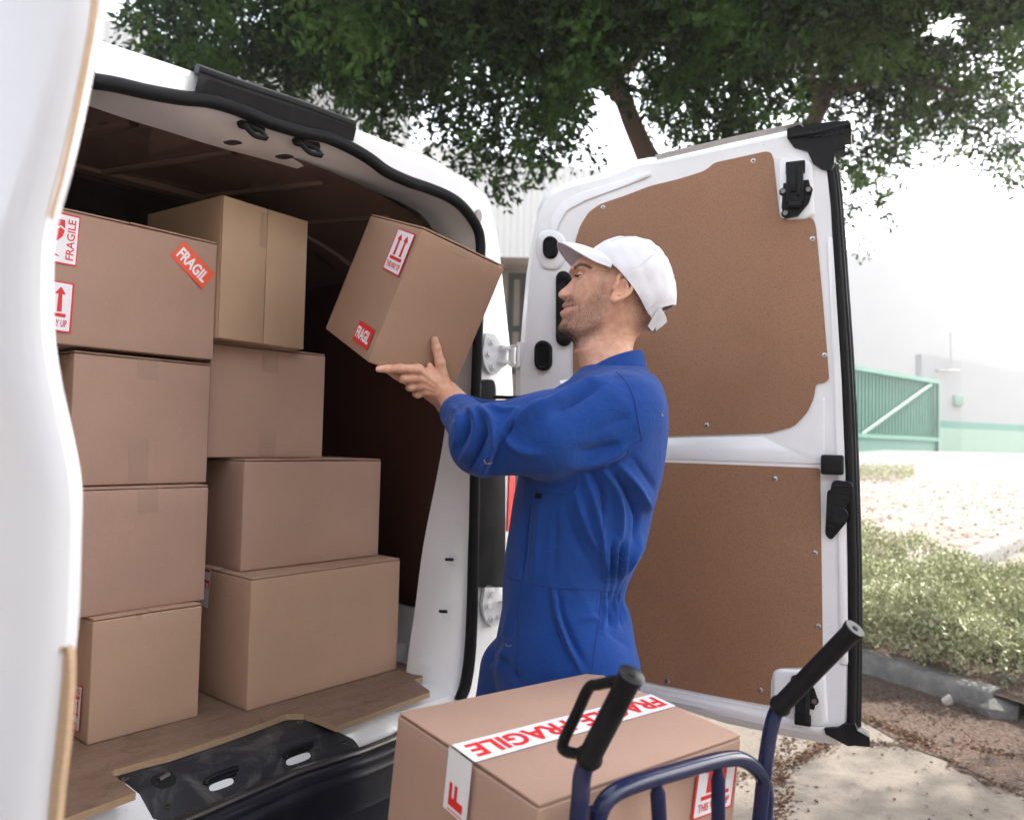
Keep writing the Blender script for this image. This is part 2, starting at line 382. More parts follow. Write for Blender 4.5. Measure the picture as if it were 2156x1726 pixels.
# body sides and roof of the shell, forward of the frame
mb = MB(); Ys = [.2, .8, 1.8, 2.7]
mb.grid(np.stack([np.c_[o5[:, 0], np.full(len(o5), y), o5[:, 2]] for y in Ys]), flip=True)
mb.box((-1.62, .15, .34), (.11, 2.7, .545)); mb.box((-1.56, 2.75, .34), (.05, 4.4, 1.05), bev=.12, seg=3); mb.box((-1.52, 2.72, 1.0), (.0, 3.5, 1.98), bev=.15, seg=3)
mb.prism([(-1.62, .16, .55), (-1.62, 2.7, .55), (-1.62, 2.7, 1.9), (-1.62, .16, 1.9)], (-.01, 0, 0))
vpart('body', mb, M['paint'], sharp=40)
for wx in (.0, -1.66):
    for wy in (.75, 3.7):
        wm = MB(); wm.tube([(wx, wy, .33), (wx+.17, wy, .33)], .33, 32, 0); wh = vpart('wheel', wm, M['rubber'])
        rm = MB(); q = wx+.172 if wx > -1 else wx-.004; rm.tube([(q, wy, .33), (q+.006, wy, .33)], .2, 24, 0); r_ = vpart('rim', rm, M['steel']); r_.parent = wh
# seal : a thick rubber bead following the opening
mb = MB(); sp = sety(a_, -.008); mb.tube(sp, .0155, 12, up=(0, 1, 0)); sp2 = sety(sei, -.002); mb.tube(sp2, .008, 8, up=(0, 1, 0))
ribs = resamp(sp, 900)
vpart('door_seal', mb, M['rubber'])
mb = MB(); sp3 = sety(off(a_, b_, .021), .004); rp = resamp(sp3, 1300)
for i in range(0, 1300, 2):
    t = rp[min(i+1, 1299)]-rp[i]; mb.prism([rp[i], rp[i]+t*.9, rp[i]+t*.9+np.array([0, -.010, 0]), rp[i]+np.array([0, -.010, 0])], (cen-rp[i])*np.array([1, 0, 1])*.004)
vpart('seal_teeth', mb, M['rubber'], smooth=False)
# interior: lining boards, ceiling with ribs, bulkhead, metal floor
XR, XL, ZC = .085, -1.60, 2.015
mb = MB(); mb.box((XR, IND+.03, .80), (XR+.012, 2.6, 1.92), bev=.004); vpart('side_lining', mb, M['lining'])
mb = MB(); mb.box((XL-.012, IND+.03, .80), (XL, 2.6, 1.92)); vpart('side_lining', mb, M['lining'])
mb = MB(); mb.box((XR, .1, .60), (XR+.03, 2.6, .797)); mb.box((XL-.03, .1, .6), (XL, 2.6, .797)); mb.box((XL, .235, .575), (XR+.02, 2.6, .629))
mb.box((-.03, .30, .60), (XR, .9, .69), bev=.015); vpart('metal_floor', mb, M['paint'])
mb = MB()
cy = np.linspace(.10, 2.65, 60); cx = np.linspace(XL-.04, XR+.04, 24)
G = np.array([[(x, y, ZC-.10*((x-XM)/.78)**4 + .004*math.sin(x*9)) for x in cx] for y in cy]); mb.grid(G, flip=True)
vpart('ceiling_panel', mb, M['ceiling'])
for y0 in (.62, 1.2, 1.8, 2.3):
    mb = MB(); prof = [(-.05, .002), (-.042, -.012), (-.018, -.016), (.018, -.016), (.042, -.012), (.05, .002)]
    G = np.array([[(x, y0+p, ZC-.10*((x-XM)/.78)**4+q) for x in cx] for p, q in prof]); mb.grid(G); vpart('ceiling_rib', mb, M['ceiling'])
for x0, y0, x1, y1 in ((-.99, .58, -.875, .18), (-.78, .58, -.635, .18), (-1.22, .58, -1.14, .18), (-.50, .58, -.37, .18), (-.24, .58, -.14, .18)):
    P0_, P1_ = np.array([x0, y0, 0]), np.array([x1, y1, 0]); d_ = (P1_-P0_)/np.linalg.norm(P1_-P0_); s_ = np.array([-d_[1], d_[0], 0]); G = []
    for t in np.linspace(0, 1, 14):
        p = P0_*(1-t)+P1_*t; z_ = ZC-.10*((p[0]-XM)/.78)**4+.004*math.sin(p[0]*9); G.append([p+s_*a+np.array([0, 0, z_+b]) for a, b in ((-.016, .002), (-.011, -.007), (0, -.009), (.011, -.007), (.016, .002))])
    mb = MB(); mb.grid(np.array(G)); vpart('ceiling_rib', mb, M['ceiling'])
mb = MB()
for x0, x1, zz in ((XR-.07, XR+.03, 1.93), (XL-.03, XL+.07, 1.93)):
    mb.box((x0, .14, zz), (x1, 2.6, zz+.06), bev=.012)
vpart('roof_rail', mb, M['ceiling'])
mb = MB(); mb.box((XL-.03, 2.6, .6), (XR+.03, 2.64, 2.03)); mb.box((XL+.1, 2.575, 1.62), (XR-.1, 2.6, 1.68), bev=.01); mb.box((XL+.1, 2.575, 1.2), (XR-.1, 2.6, 1.26), bev=.01); vpart('bulkhead', mb, M['grey_metal'])
# plywood load floor with its notched rear edge
ZF = .65
bo = [(885,1407),(890,1424),(872,1430),(880,1437),(903,1452),(905,1456),(709,1528),(664,1510),(640,1502),(602,1503),(560,1519),(477,1549),(357,1589),(299,1603),(240,1620),(233,1626),(286,1667),(131,1724),(60,1745)]
bl = [vz(x, y, ZF) for x, y in bo]; bl = [(p[0], p[1]) for p in bl]
pl = np.array([(-.03 if False else bl[0][0], 2.55)]+bl+[(XL+.02, bl[-1][1]), (XL+.02, 2.55)])
mb = MB(); mb.prism([(x, y, ZF) for x, y in pl][::-1], (0, 0, -.014), m=0, mside=1); vpart('floor_board', mb, [M['plywood'], M['ply_edge']], smooth=False)
# sill: painted step, scuffed black scuff plate, bead and bumper
xs = np.linspace(-1.46, .03, 60)
seam = np.array([vz(*p, .562) for p in [(1000,1462),(905,1512),(826,1554),(760,1580),(622,1624),(500,1677),(386,1726)]]); seam = seam[np.argsort(seam[:, 0])]
seam = np.vstack([[-1.45, seam[0, 1]+.02, .562], seam])
def seam_y(x): return np.interp(x, seam[:, 0], seam[:, 1])
def sillz(x, y):
    s_ = min(seam_y(x), -.015); return np.interp(y, [s_, s_+.012, 0.002, .05, .2], [.548, .563, .612, .628, .630])
def osill(px, py, dz=0.):
    a, b = .50, .68
    for _ in range(30):
        z = (a+b)/2; P = vz(px, py, z)
        if z-dz > sillz(P[0], P[1]): b = z
        else: a = z
    return vz(px, py, (a+b)/2)
mb = MB(); mb.grid(np.array([[(x, y, sillz(x, y)) for x in xs] for y in (.24, .2, .12, .05, .026, .002)]+[[(x, min(seam_y(x), -.015)*(1-t)+.002*t, sillz(x, min(seam_y(x), -.015)*(1-t)+.002*t)) for x in xs] for t in (.8, .6, .4, .2, .1, 0)]+[[(x, min(seam_y(x), -.015)-.002, .53) for x in xs]])); vpart('sill', mb, M['paint'], sharp=60)
top_ = [(243,1632),(300,1611),(360,1590),(440,1565),(520,1540),(600,1515),(640,1510),(668,1517),(705,1534),(747,1556),(760,1578)]
bot_ = [(322,1716),(345,1724),(386,1724),(440,1701),(500,1676),(560,1651),(622,1624),(660,1611),(700,1598),(735,1586),(758,1579)]
tp, bp = resamp(np.array(top_, float), 60), resamp(np.array(bot_, float), 60)
tp3 = np.array([osill(*q, .006) for q in tp]); bp3 = np.array([osill(*q, .006) for q in bp])
GG = []
for t in np.linspace(0, 1, 26):
    r_g = tp3*(1-t)+bp3*t; GG.append([(q[0], q[1], sillz(q[0], q[1])+.0065) for q in r_g])
GG = np.array(GG); edge_ = np.zeros(GG.shape[:2]); edge_[0] = edge_[-1] = 1; edge_[:, 0] = edge_[:, -1] = 1; GG[..., 2] -= edge_*.007
mb = MB(); mb.grid(GG, flip=True); vpart('scuff_plate', mb, M['scuffed_plastic'], sharp=60)
def ell_hole(mb, c, r1, r2, ang, dz, m, seg=24, up=.0):
    th = np.linspace(0, 2*np.pi, seg, endpoint=False); ca, sa = math.cos(ang), math.sin(ang)
    P = []
    for t in th:
        u = r1*np.sign(math.cos(t))*abs(math.cos(t))**.6; v = r2*np.sign(math.sin(t))*abs(math.sin(t))**.8; x, y = c[0]+u*ca-v*sa, c[1]+u*sa+v*ca; P.append((x, y, sillz(x, y)+up))
    mb.add(P, [list(range(seg))], m)
for cxp, cyp in ((466, 1646), (628, 1592)):
    c = osill(cxp, cyp, .008); mb = MB(); sp_ = []
    for t in np.linspace(0, 2*np.pi, 28, endpoint=False):
        u = 27*np.sign(math.cos(t))*abs(math.cos(t))**.6; v = 8*np.sign(math.sin(t))*abs(math.sin(t))**.7; sp_.append(tuple(osill(cxp+u*.94+v*.34, cyp-u*.34+v*.94+5, .0085)))
    mb.add(sp_, [list(range(28))]); vpart('striker_slot', mb, M['paint'])
    c2 = osill(cxp, cyp-4, .008)+np.array([0, .0, .004]); mb = MB(); mb.tube(spline([c2+np.array(q) for q in [(-.036, -.002, -.001), (-.030, .002, .006), (0, .003, .009), (.030, .004, .010), (.040, .002, .008)]], 14), .0058, 8)
    mb.tube([c2+np.array([-.03, .006, 0]), c2+np.array([.034, .006, .001])], .0075, 8); vpart('striker', mb, M['black_plastic'])
c = osill(345, 1640, .007); mb = MB(); ell_hole(mb, c, .024, .018, 0, 0, 0, up=.0082); vpart('tow_hole', mb, M['dark_hole']); mb = MB(); mb.tube([c+np.array([-.010, .0, .002]), c+np.array([.012, .004, .006])], .0055, 8); vpart('latch_pin', mb, M['grease_metal'])
for q in ((264, 1641), (353, 1697), (632, 1521), (722, 1563)):
    c = osill(*q, .006); mb = MB(); mb.tube([c, c+np.array([0, 0, .0028])], .0075, 14); mb.tube([c+np.array([0, 0, .0028]), c+np.array([0, 0, .0032])], .0032, 6, 1); vpart('bolt', mb, [M['grease_metal'], M['dark_hole']])
# ribbed bead along the seam and the bumper below
mb = MB(); sx = np.linspace(-1.44, .0, 420); sp = np.array([(x, seam_y(x)-.004, .562) for x in sx]); mb.tube(sp[::6], .0075, 8)
for i in range(0, 420): mb.tube([sp[i]+np.array([0, .007, .0075]), sp[i]+np.array([.0005, -.004, .0078])], .0016, 4)
vpart('sill_bead', mb, M['grease_metal'])
mb = MB(); sx = np.linspace(-1.62, .10, 60)
prof = [(.004, .555), (-.012, .556), (-.020, .550), (-.024, .536), (-.022, .528), (-.028, .520), (-.030, .508), (-.026, .496), (-.020, .44), (-.022, .43), (-.10, .40), (-.13, .385), (-.14, .34), (-.12, .28), (.03, .26)]
def by(x): return np.interp(x, seam[:, 0], seam[:, 1])
mb.grid(np.array([[(x, by(x)+a, b) for x in sx] for a, b in prof])); vpart('bumper', mb, M['bumper'], sharp=50)
# holes and catches of the header
for (hx, hy) in ((528, 271), (644, 307)):
    cc = [vy(*p, .028) for p in ((hx-32, hy-16), (hx+22, hy-8), (hx+26, hy+12), (hx-28, hy))]; cc = roundpoly(np.array(cc), .012)
    mb = MB(); mb.prism([p+np.array([0, -.012, 0]) for p in cc], (0, .01, 0)); vpart('catch_recess', mb, M['dark_hole'])
    mb = MB(); p0 = vy(hx-14, hy-8, .0); p1 = vy(hx+8, hy+14, -.01); p2 = vy(hx+34, hy+21, -.02)
    mb.tube(spline([p0, p1, p2], 10), .0065, 8); mb.tube(spline([vy(hx-4, hy-6, .0), vy(hx+22, hy+6, -.01), p2], 10), .0055, 8); vpart('catch', mb, M['black_plastic'])
for q in ((491, 291), (600, 321)):
    cc = roundpoly(np.array([vy(q[0]-24, q[1]+0, .06), vy(q[0]+2, q[1]-5, .06), vy(q[0]+24, q[1]+1, .06), vy(q[0]-4, q[1]+6, .06)]), .02)
    mb = MB(); mb.prism([p+np.array([0, -.001, -.012]) for p in cc], (0, .004, .004)); vpart('drain_hole', mb, M['dark_hole'])
for q, s in (((943, 1177), 6), ((930, 1286), 6)):
    cc = [vy(q[0]-s, q[1]-3, .045), vy(q[0]+s, q[1]-3, .045), vy(q[0]+s, q[1]+3, .045), vy(q[0]-s, q[1]+3, .045)]; mb = MB(); mb.prism(cc, (0, -.012, 0)); vpart('trim_clip', mb, M['dark_hole'])
# rubber strip over the roof edge (black hinge cover)
A = [vy(*p, .0) for p in ((404, 180), (500, 208), (600, 240), (738, 284))]
B = [vy(*p, -.01) for p in ((412, 152), (520, 190), (630, 226), (742, 268))]
mb = MB(); A = spline(A, 24); B = spline(B, 24); 
mb.grid(np.stack([A+[0, -.012, -.020], A*.5+B*.5+[0, -.02, 0], B+[0, -.012, 0]])); mb.tube(B+[0, -.004, .004], .012, 12, up=(0, 1, 0)); mb.grid(np.stack([B+[0, 0, .012], B+[0, .10, .016]]), flip=True)
vpart('roof_edge_strip', mb, M['black_plastic'])
# rear pillar outside: tail lamp, black trim, hinges, door check
T = [vy(*p, -.012) for p in ((1008, 990), (1064, 990), (1064, 1236), (1004, 1236))]
mb = MB(); mb.prism(roundpoly(T, .012), (0, .05, 0)); vpart('pillar_trim', mb, M['black_plastic'], sharp=40)
T = [vy(*p, .0) for p in ((1074, 985), (1094, 985), (1088, 1110), (1068, 1120))]
mb = MB(); mb.prism(roundpoly(T, .008), (0, .12, 0)); vpart('tail_light', mb, M['tail_red'], sharp=40)
# plug on the outer pillar
c = vy(1009, 455, -.004); mb = MB(); th = np.linspace(0, 2*np.pi, 24, endpoint=False); mb.prism([c+np.array([.012*math.cos(t), 0, .020*math.sin(t)]) for t in th], (0, .02, 0)); vpart('bump_stop', mb, M['grey_metal'])
def hinge(dy):
    out = [vy(x, y+dy, -.012) for x, y in ((1023,700),(1042,704),(1056,722),(1072,733),(1072,766),(1056,776),(1044,790),(1030,786),(1020,768),(1016,745))]
    mb = MB(); mb.prism(roundpoly(np.array(out), .012), (0, .012, 0))
    for q in ((1033, 720), (1026, 745), (1035, 772)):
        c = vy(q[0], q[1]+dy, -.012); mb.tube([c, c+np.array([0, -.010, 0])], .0085, 6); mb.tube([c, c+np.array([0, -.003, 0])], .013, 16)
    h0 = vy(1078, 749+dy, -.03); mb.tube([h0+[0, 0, .03], h0+[0, 0, -.03]], .011, 12)
    mb.box(h0+np.array([-.05, -.004, .018]), h0+np.array([.02, .010, .026])); mb.box(h0+np.array([-.05, -.004, -.026]), h0+np.array([.02, .010, -.018]))
    vpart('door_hinge', mb, M['hinge_paint'], sharp=40)
hinge(0); hinge(530)
T = [vy(*p, -.014) for p in ((1012, 812), (1024, 798), (1040, 800), (1044, 815), (1044, 855), (1012, 855))]
mb = MB(); mb.prism(roundpoly(np.array(T), .01), (0, .03, 0)); vpart('check_housing', mb, M['black_plastic'], sharp=40)

# ------------------------------------------------------------------ right rear door (a part of the van)
PH = J + .12*EX - .03*EY
DA = R(-24); DU = np.array([math.cos(DA), math.sin(DA), 0]); DN = np.array([math.sin(DA), -math.cos(DA), 0])   # normal towards the camera
def D(px, py, o=0.0): return onpl(px, py, PH+DN*o, DN)
dm = MB()
outl = [(1106.7,579),(1120.4,495.6),(1130.6,441),(1141,415),(1158,400),(1185,386),(1247,369),(1281,359),(1308,348.6),(1332,337),(1368,330),(1398,329),(1683,267),(1738,262),(1752,340),(1762,420),(1775,600),(1787,800),(1795,1000),(1799,1200),(1796,1400),(1790,1545),(1759,1569),(1637,1547),(1526,1523),(1424,1490),(1300,1452),(1150,1405),(1090,1385),(1083,1200),(1083,900),(1085,770),(1093,740),(1098,680)]
base = np.array([D(*p) for p in outl])
cenD = D(1440, 900)
inner = base+(cenD-base)/np.linalg.norm(cenD-base, axis=1)[:, None]*.028
n_o = len(base)
dm.add(np.vstack([base-DN*.005, inner+DN*.022]), [[i, (i+1) % n_o, n_o+(i+1) % n_o, n_o+i] for i in range(n_o)])
dm.add(inner+DN*.022, [list(range(n_o))])
dm.add(np.vstack([base-DN*.005, base-DN*.06]), [[(i+1) % n_o, i, n_o+i, n_o+(i+1) % n_o] for i in range(n_o)])
dm.add(base-DN*.06, [list(range(n_o))[::-1]])
door = dm.build('rear_door', M['paint'], van, sharp=50)
def dpart(name, mb, mats, **k): o = mb.build(name, mats, None, **k); Mi = WM[van.name].inverted(); o.data.transform(Mi); o.parent = door; return o
FZ = .022
def dpoly(name, pts, mats, th=.004, o=FZ, r=.01, par=None, bevel=True):
    P = roundpoly(np.array([D(x, y, o) for x, y in pts]), r); mb = MB(); mb.prism(P, DN*th); ob = dpart(name, mb, mats, sharp=40); return ob
up = [(1206,577),(1212.7,506),(1223,475),(1240,448),(1264,430.6),(1315,413.6),(1368.5,393),(1430,378),(1478,363),(1491,356),(1504,344),(1613,320),(1624,323),(1629,337),(1637,413.5),(1641,452),(1646,462),(1712,459),(1718,478),(1732.6,631.5),(1746,798),(1737,806),(1718,808),(1714,838),(1700,868),(1672,898),(1620,912),(1405,918),(1230,922),(1208,880)]
dpoly('door_panel', up, M['hardboard'], r=.012)
lo = [(1215,968),(1403,973),(1727,985),(1730,1180),(1733,1404),(1645,1404),(1629,1410),(1624,1430),(1622,1484),(1500,1462),(1356,1433),(1230,1405)]
dpoly('door_panel', lo, M['hardboard'], r=.008)
for q in ((1586,339),(1270,437),(1711,503),(1736,748),(1488,895),(1632,1008),(1716,1164),(1723,1318),(1405,1434),(1601,1452)):
    c = D(*q, FZ+.0042); mb = MB(); mb.tube([c, c+DN*.0015, c+DN*.0026], [.0064, .0060, .0025], 16); e = DN*.003
    mb.box((-.0035, -.0008, 0), (.0035, .0008, .0008), X=lambda v: c+DU*v[0]+EZ*v[1]+DN*(v[2]+.0024), m=1); mb.box((-.0008, -.0035, 0), (.0008, .0035, .0008), X=lambda v: c+DU*v[0]+EZ*v[1]+DN*(v[2]+.0024), m=1)
    dpart('screw', mb, [M['steel'], M['dark_hole']])
def relief(name, pts, o0, h, w, mat, r=.02):
    """raised (h>0) or sunken pad with sloping flanks"""
    P = roundpoly(np.array([D(x, y, o0) for x, y in pts]), r, 6); c = P.mean(0); Q = P+(c-P)/np.linalg.norm(c-P, axis=1)[:, None]*w+DN*h; n = len(P)
    mb = MB(); Pm = P+(c-P)/np.linalg.norm(c-P, axis=1)[:, None]*w*.35+DN*h*.75
    mb.add(np.vstack([P, Pm, Q]), [[i, (i+1) % n, n+(i+1) % n, n+i] for i in range(n)]+[[n+i, n+(i+1) % n, 2*n+(i+1) % n, 2*n+i] for i in range(n)]+[[2*n+i for i in range(n)]])
    return dpart(name, mb, mat, sharp=60)
# pressed ridges along top and hinge side
relief('pressed_ridge', [(1163,545),(1172,480),(1190,445),(1230,420),(1300,398),(1372,372),(1372,362),(1296,384),(1222,405),(1176,430),(1158,470),(1148,540)], FZ-.001, .006, .006, M['paint'], .012)
relief('plug_boss', [(1132,490),(1165,480),(1192,500),(1196,545),(1175,572),(1140,568),(1128,530)], FZ-.001, .008, .010, M['paint'], .02)
relief('latch_recess', [(1640,335),(1690,330),(1712,345),(1716,455),(1700,464),(1655,466),(1642,452)], FZ-.001, .010, .006, M['paint'], .012)
relief('latch_recess', [(1626,1412),(1640,1404),(1738,1410),(1745,1528),(1720,1532),(1640,1505),(1626,1490)], FZ-.001, .008, .010, M['paint'], .02)
relief('belt_channel', [(1225,925),(1620,918),(1690,900),(1722,862),(1738,830),(1738,970),(1727,978),(1400,967),(1225,962)], FZ-.001, .003, .008, M['paint'], .03)
relief('bottom_channel', [(1240,1412),(1358,1440),(1620,1492),(1745,1530),(1748,1548),(1628,1520),(1350,1462),(1240,1436)], FZ-.001, .005, .006, M['paint'], .02)
relief('edge_channel', [(1742,500),(1753,500),(1772,800),(1782,1050),(1786,1400),(1768,1400),(1764,1050),(1756,800)], FZ-.001, .004, .004, M['paint'], .02)
for nm, q, a, b, hh in (('rubber_plug', (1160, 522), 15.5, 23, .014), ('rubber_plug', (1187, 650), 15.5, 78, .010), ('rubber_plug', (1144, 749), 17.5, 31, .012)):
    pts = []
    for sx, sy in ((1, -1), (1, 1), (-1, 1), (-1, -1)):
        for t in (np.linspace(0, math.pi/2, 7)):
            th = {(1, -1): t, (1, 1): t+math.pi/2, (-1, 1): t+math.pi, (-1, -1): t+1.5*math.pi}[(sx, sy)]
            pts.append((q[0]+a*math.sin(th), q[1]-a*math.cos(th)*1.05+(sy)*(b-a)))
    P = np.array([D(x, y, FZ+.006) for x, y in pts]); c = P.mean(0); mb = MB(); n = len(P)
    Q = [P-DN*.008, P+DN*hh*.5, P+(c-P)*.10+DN*hh*.8, P+(c-P)*.22+DN*hh*.82, P+(c-P)*.26+DN*hh*.55]; mb.grid(np.array(Q), closeu=True, flip=True); mb.add(Q[-1], [list(range(n))]); dpart(nm, mb, M['rubber'], sharp=40)
# gutter edge along the top, seal on the free edge, caps
g0 = np.array([D(*p, .02) for p in ((1383,335),(1398,331),(1540,298),(1683,267),(1692,273))]); mb = MB(); mb.tube(g0, .004, 8); mb.grid(np.stack([g0, g0+DN*.02+EZ*.004])); dpart('gutter_lip', mb, M['paint'])
ed = spline([D(*p, .012) for p in ((1742,345),(1752,430),(1764,600),(1775,760),(1784,950),(1791,1200),(1791,1400),(1789,1530))], 60)
mb = MB(); mb.tube(ed+DU*.004, .011, 12, flat=.8); mb.tube(ed+DU*.014+DN*-.006, .007, 10); mb.tube(ed+DU*.018-DN*.02, .008, 10); dpart('edge_seal', mb, M['rubber'])
mb = MB(); mb.prism([D(*p, .03) for p in ((1657,272),(1686,262),(1788,254),(1793,272),(1792,289),(1778,291),(1780,316),(1758,318),(1756,348),(1748,359),(1730,356),(1712,344),(1700,318),(1672,310),(1657,290))], -DN*.05)
for i in range(7): 
    c = D(1705+i*11, 283-i*1.2, .031); mb.box((-.0035, -.010, 0), (.0035, .010, .005), X=lambda v, c=c: c+DU*v[0]+EZ*v[1]+DN*v[2])
t0 = D(1658, 289, .034); t1 = D(1792, 262, .034); mb.tube([t0, D(1720, 280, .036), t1], .005, 8); dpart('corner_cap', mb, M['black_plastic'], sharp=40)
mb = MB(); mb.prism([D(*p, .034) for p in ((1735,1533),(1765,1532),(1778,1524),(1800,1524),(1806,1538),(1831,1552),(1832,1572),(1800,1569),(1785,1570),(1738,1545))], -DN*.045); dpart('corner_cap', mb, M['black_plastic'], sharp=40)
# latches
def latch(px, py, s=1.0, flip=1):
    c = D(px, py, FZ+.010); X = lambda v: c+DU*v[0]*s+EZ*v[1]*s*flip+DN*v[2]
    mb = MB(); mb.prism([X(v) for v in ((-.030, .012, 0), (.03, .015, 0), (.038, -.02, 0), (.03, -.045, 0), (.005, -.075, 0), (-.026, -.078, 0), (-.034, -.05, 0))], DN*.006)
    mb.box((-.022, -.045, .004), (.018, .05, .028), X=X, bev=.004); mb.box((-.024, .03, .006), (.022, .062, .020), X=X, bev=.003); mb.box((.004, -.03, .02), (.012, .045, .036), X=X, bev=.002)
    mb.box((-.012, -.02, .026), (.004, .02, .033), X=X, bev=.002, m=0); mb.box((-.016, -.055, .01), (.014, -.044, .03), X=X, bev=.002)
    for q in ((.030, -.012), (-.024, -.066), (-.030, -.01)):
        a = X((q[0], q[1], .005)); mb.tube([a, a+DN*.003], .010, 16); mb.tube([a, a+DN*.009], .0065, 6, 1)
    dpart('latch', mb, [M['black_plastic'], M['grease_metal']], sharp=35)
latch(1676, 395, 1.0); latch(1692, 1478, .82, -1)
c = D(1753, 978, FZ); X = lambda v: c+DU*v[0]+EZ*v[1]+DN*v[2]
mb = MB(); mb.box((-.026, -.024, -.01), (.026, .024, .030), X=X, bev=.006, seg=3); th = np.linspace(0, 2*np.pi, 20, endpoint=False); mb.prism([X((.014+.0075*math.cos(t), .014*math.sin(t), .0302)) for t in th], DN*.001, m=1); dpart('door_buffer', mb, [M['black_plastic'], M['dark_hole']], sharp=40)
c = D(1762, 1070, FZ); mb = MB()
mb.prism(roundpoly([X(v) for v in ((-.022, .045, 0), (.02, .048, 0), (.024, -.03, 0), (-.012, -.078, 0), (-.026, -.066, 0))], .01), DN*.006)
mb.prism(roundpoly([X(v) for v in ((-.010, .070, .006), (.036, .066, .006), (.034, .022, .006), (.012, .002, .006), (.010, -.022, .006), (-.016, -.034, .006), (-.022, .0, .006))], .012), DN*.028)
for i in range(5): mb.box((-.006, .026+i*.007, .034), (.030, .029+i*.007, .036), X=X, bev=.0008)
a = X((.008, -.014, .012)); mb.tube([a, a+DN*.026], .018, 20); mb.tube([a+DN*.026, a+DN*.0265], .008, 12, 1); a = X((-.014, -.05, .006)); mb.tube([a, a+DN*.006], .008, 14)
dpart('door_handle', mb, [M['black_plastic'], M['dark_hole']], sharp=35)
mb = MB(); a0 = vw(*vy(1040, 836, -.03)); a1 = D(1140, 838, .03); mb.tube([a0, a1], .0055, 8); mb.build('door_check', M['black_plastic'], van)
# door hinge receiver on the door side
c = D(1098, 749, .012); mb = MB(); mb.box((-.014, -.040, 0), (.018, .040, .006), X=X, bev=.002); mb.tube([X((-.006, .034, .01)), X((-.006, -.034, .01))], .006, 10); mb.box((-.030, .024, .004), (.0, .032, .012), X=X); mb.box((-.030, -.032, .004), (.0, -.024, .012), X=X); dpart('hinge_bracket', mb, M['hinge_paint'], sharp=40)

# ------------------------------------------------------------------ left rear door, close to the camera, seen from outside and edge-on
PL = at(130, 930, .66); DL = R(-25); LU = -np.array([math.cos(DL), math.sin(DL), 0]); LN = np.array([math.sin(DL), -math.cos(DL), 0])
edge = [(212,-60),(205,30),(192,110),(168,230),(140,350),(118,430),(104,500),(100,600),(103,700),(114,780),(128,850),(145,930),(158,1000),(162,1060),(160,1150),(157,1260),(152,1340),(141,1440),(128,1560),(117,1660),(106,1780),(96,1900)]
# the edge curve lies in the plane of the free edge: outline leans towards the van; depth follows the door's section
E = spline([at(x-36, y, .66) for x, y in edge], 90)
sec = E.copy(); bul = np.interp(E[:, 2], [.8, .95, 1.15, 1.3, 1.5, 1.7], [.0, .012, .016, .010, .0, -.02])
mb = MB(); rowsL = []
for t, o in ((0, -.010), (.004, -.003), (.012, .004), (.03, .010), (.1, .018), (.25, .025), (.5, .03), (.8, .03)):
    rowsL.append(E+LU*t+LN*o)
inside = [E-LN*.022+LU*.002, E-LN*.024+LU*.8]
mb.grid(np.array(rowsL), flip=False); mb.grid(np.array([rowsL[0]]+inside), flip=True)
ld = mb.build('rear_door', M['paint_clean'], van, sharp=60)
def ldpart(name, mb, mats, **k): o = mb.build(name, mats, None, **k); o.data.transform(WM[van.name].inverted()); o.parent = ld; return o
mb = MB(); e2 = E[(E[:, 2] < 1.13)]; 
Pn = spline([at(x-14, y, .665) for x, y in ((143,1372),(153,1362),(160,1378),(160,1440),(152,1560),(140,1660),(130,1780),(124,1900))], 40)
mb.grid(np.stack([Pn+LU*.05, Pn+LU*.0, Pn-LN*.006+LU*.0, Pn-LN*.007+LU*.4])); ldpart('door_panel', mb, M['ply_edge'])
Pn = spline([at(x-14, y, .668) for x, y in edge[:9]], 40); tpr = np.clip((40-np.arange(40))/14., 0, 1)[:, None]; Pn = Pn+LU*.016*(1-tpr); mb = MB(); mb.grid(np.stack([Pn+LU*.03, Pn, Pn-LN*.006, Pn-LN*.007+LU*.4])); ldpart('door_panel', mb, M['ply_edge'])
# window-like darker pressing on the outside of the door
mb = MB(); P = [at(-70,-80,.62), at(160,-80,.66), at(60,60,.66), at(-70,110,.6)]
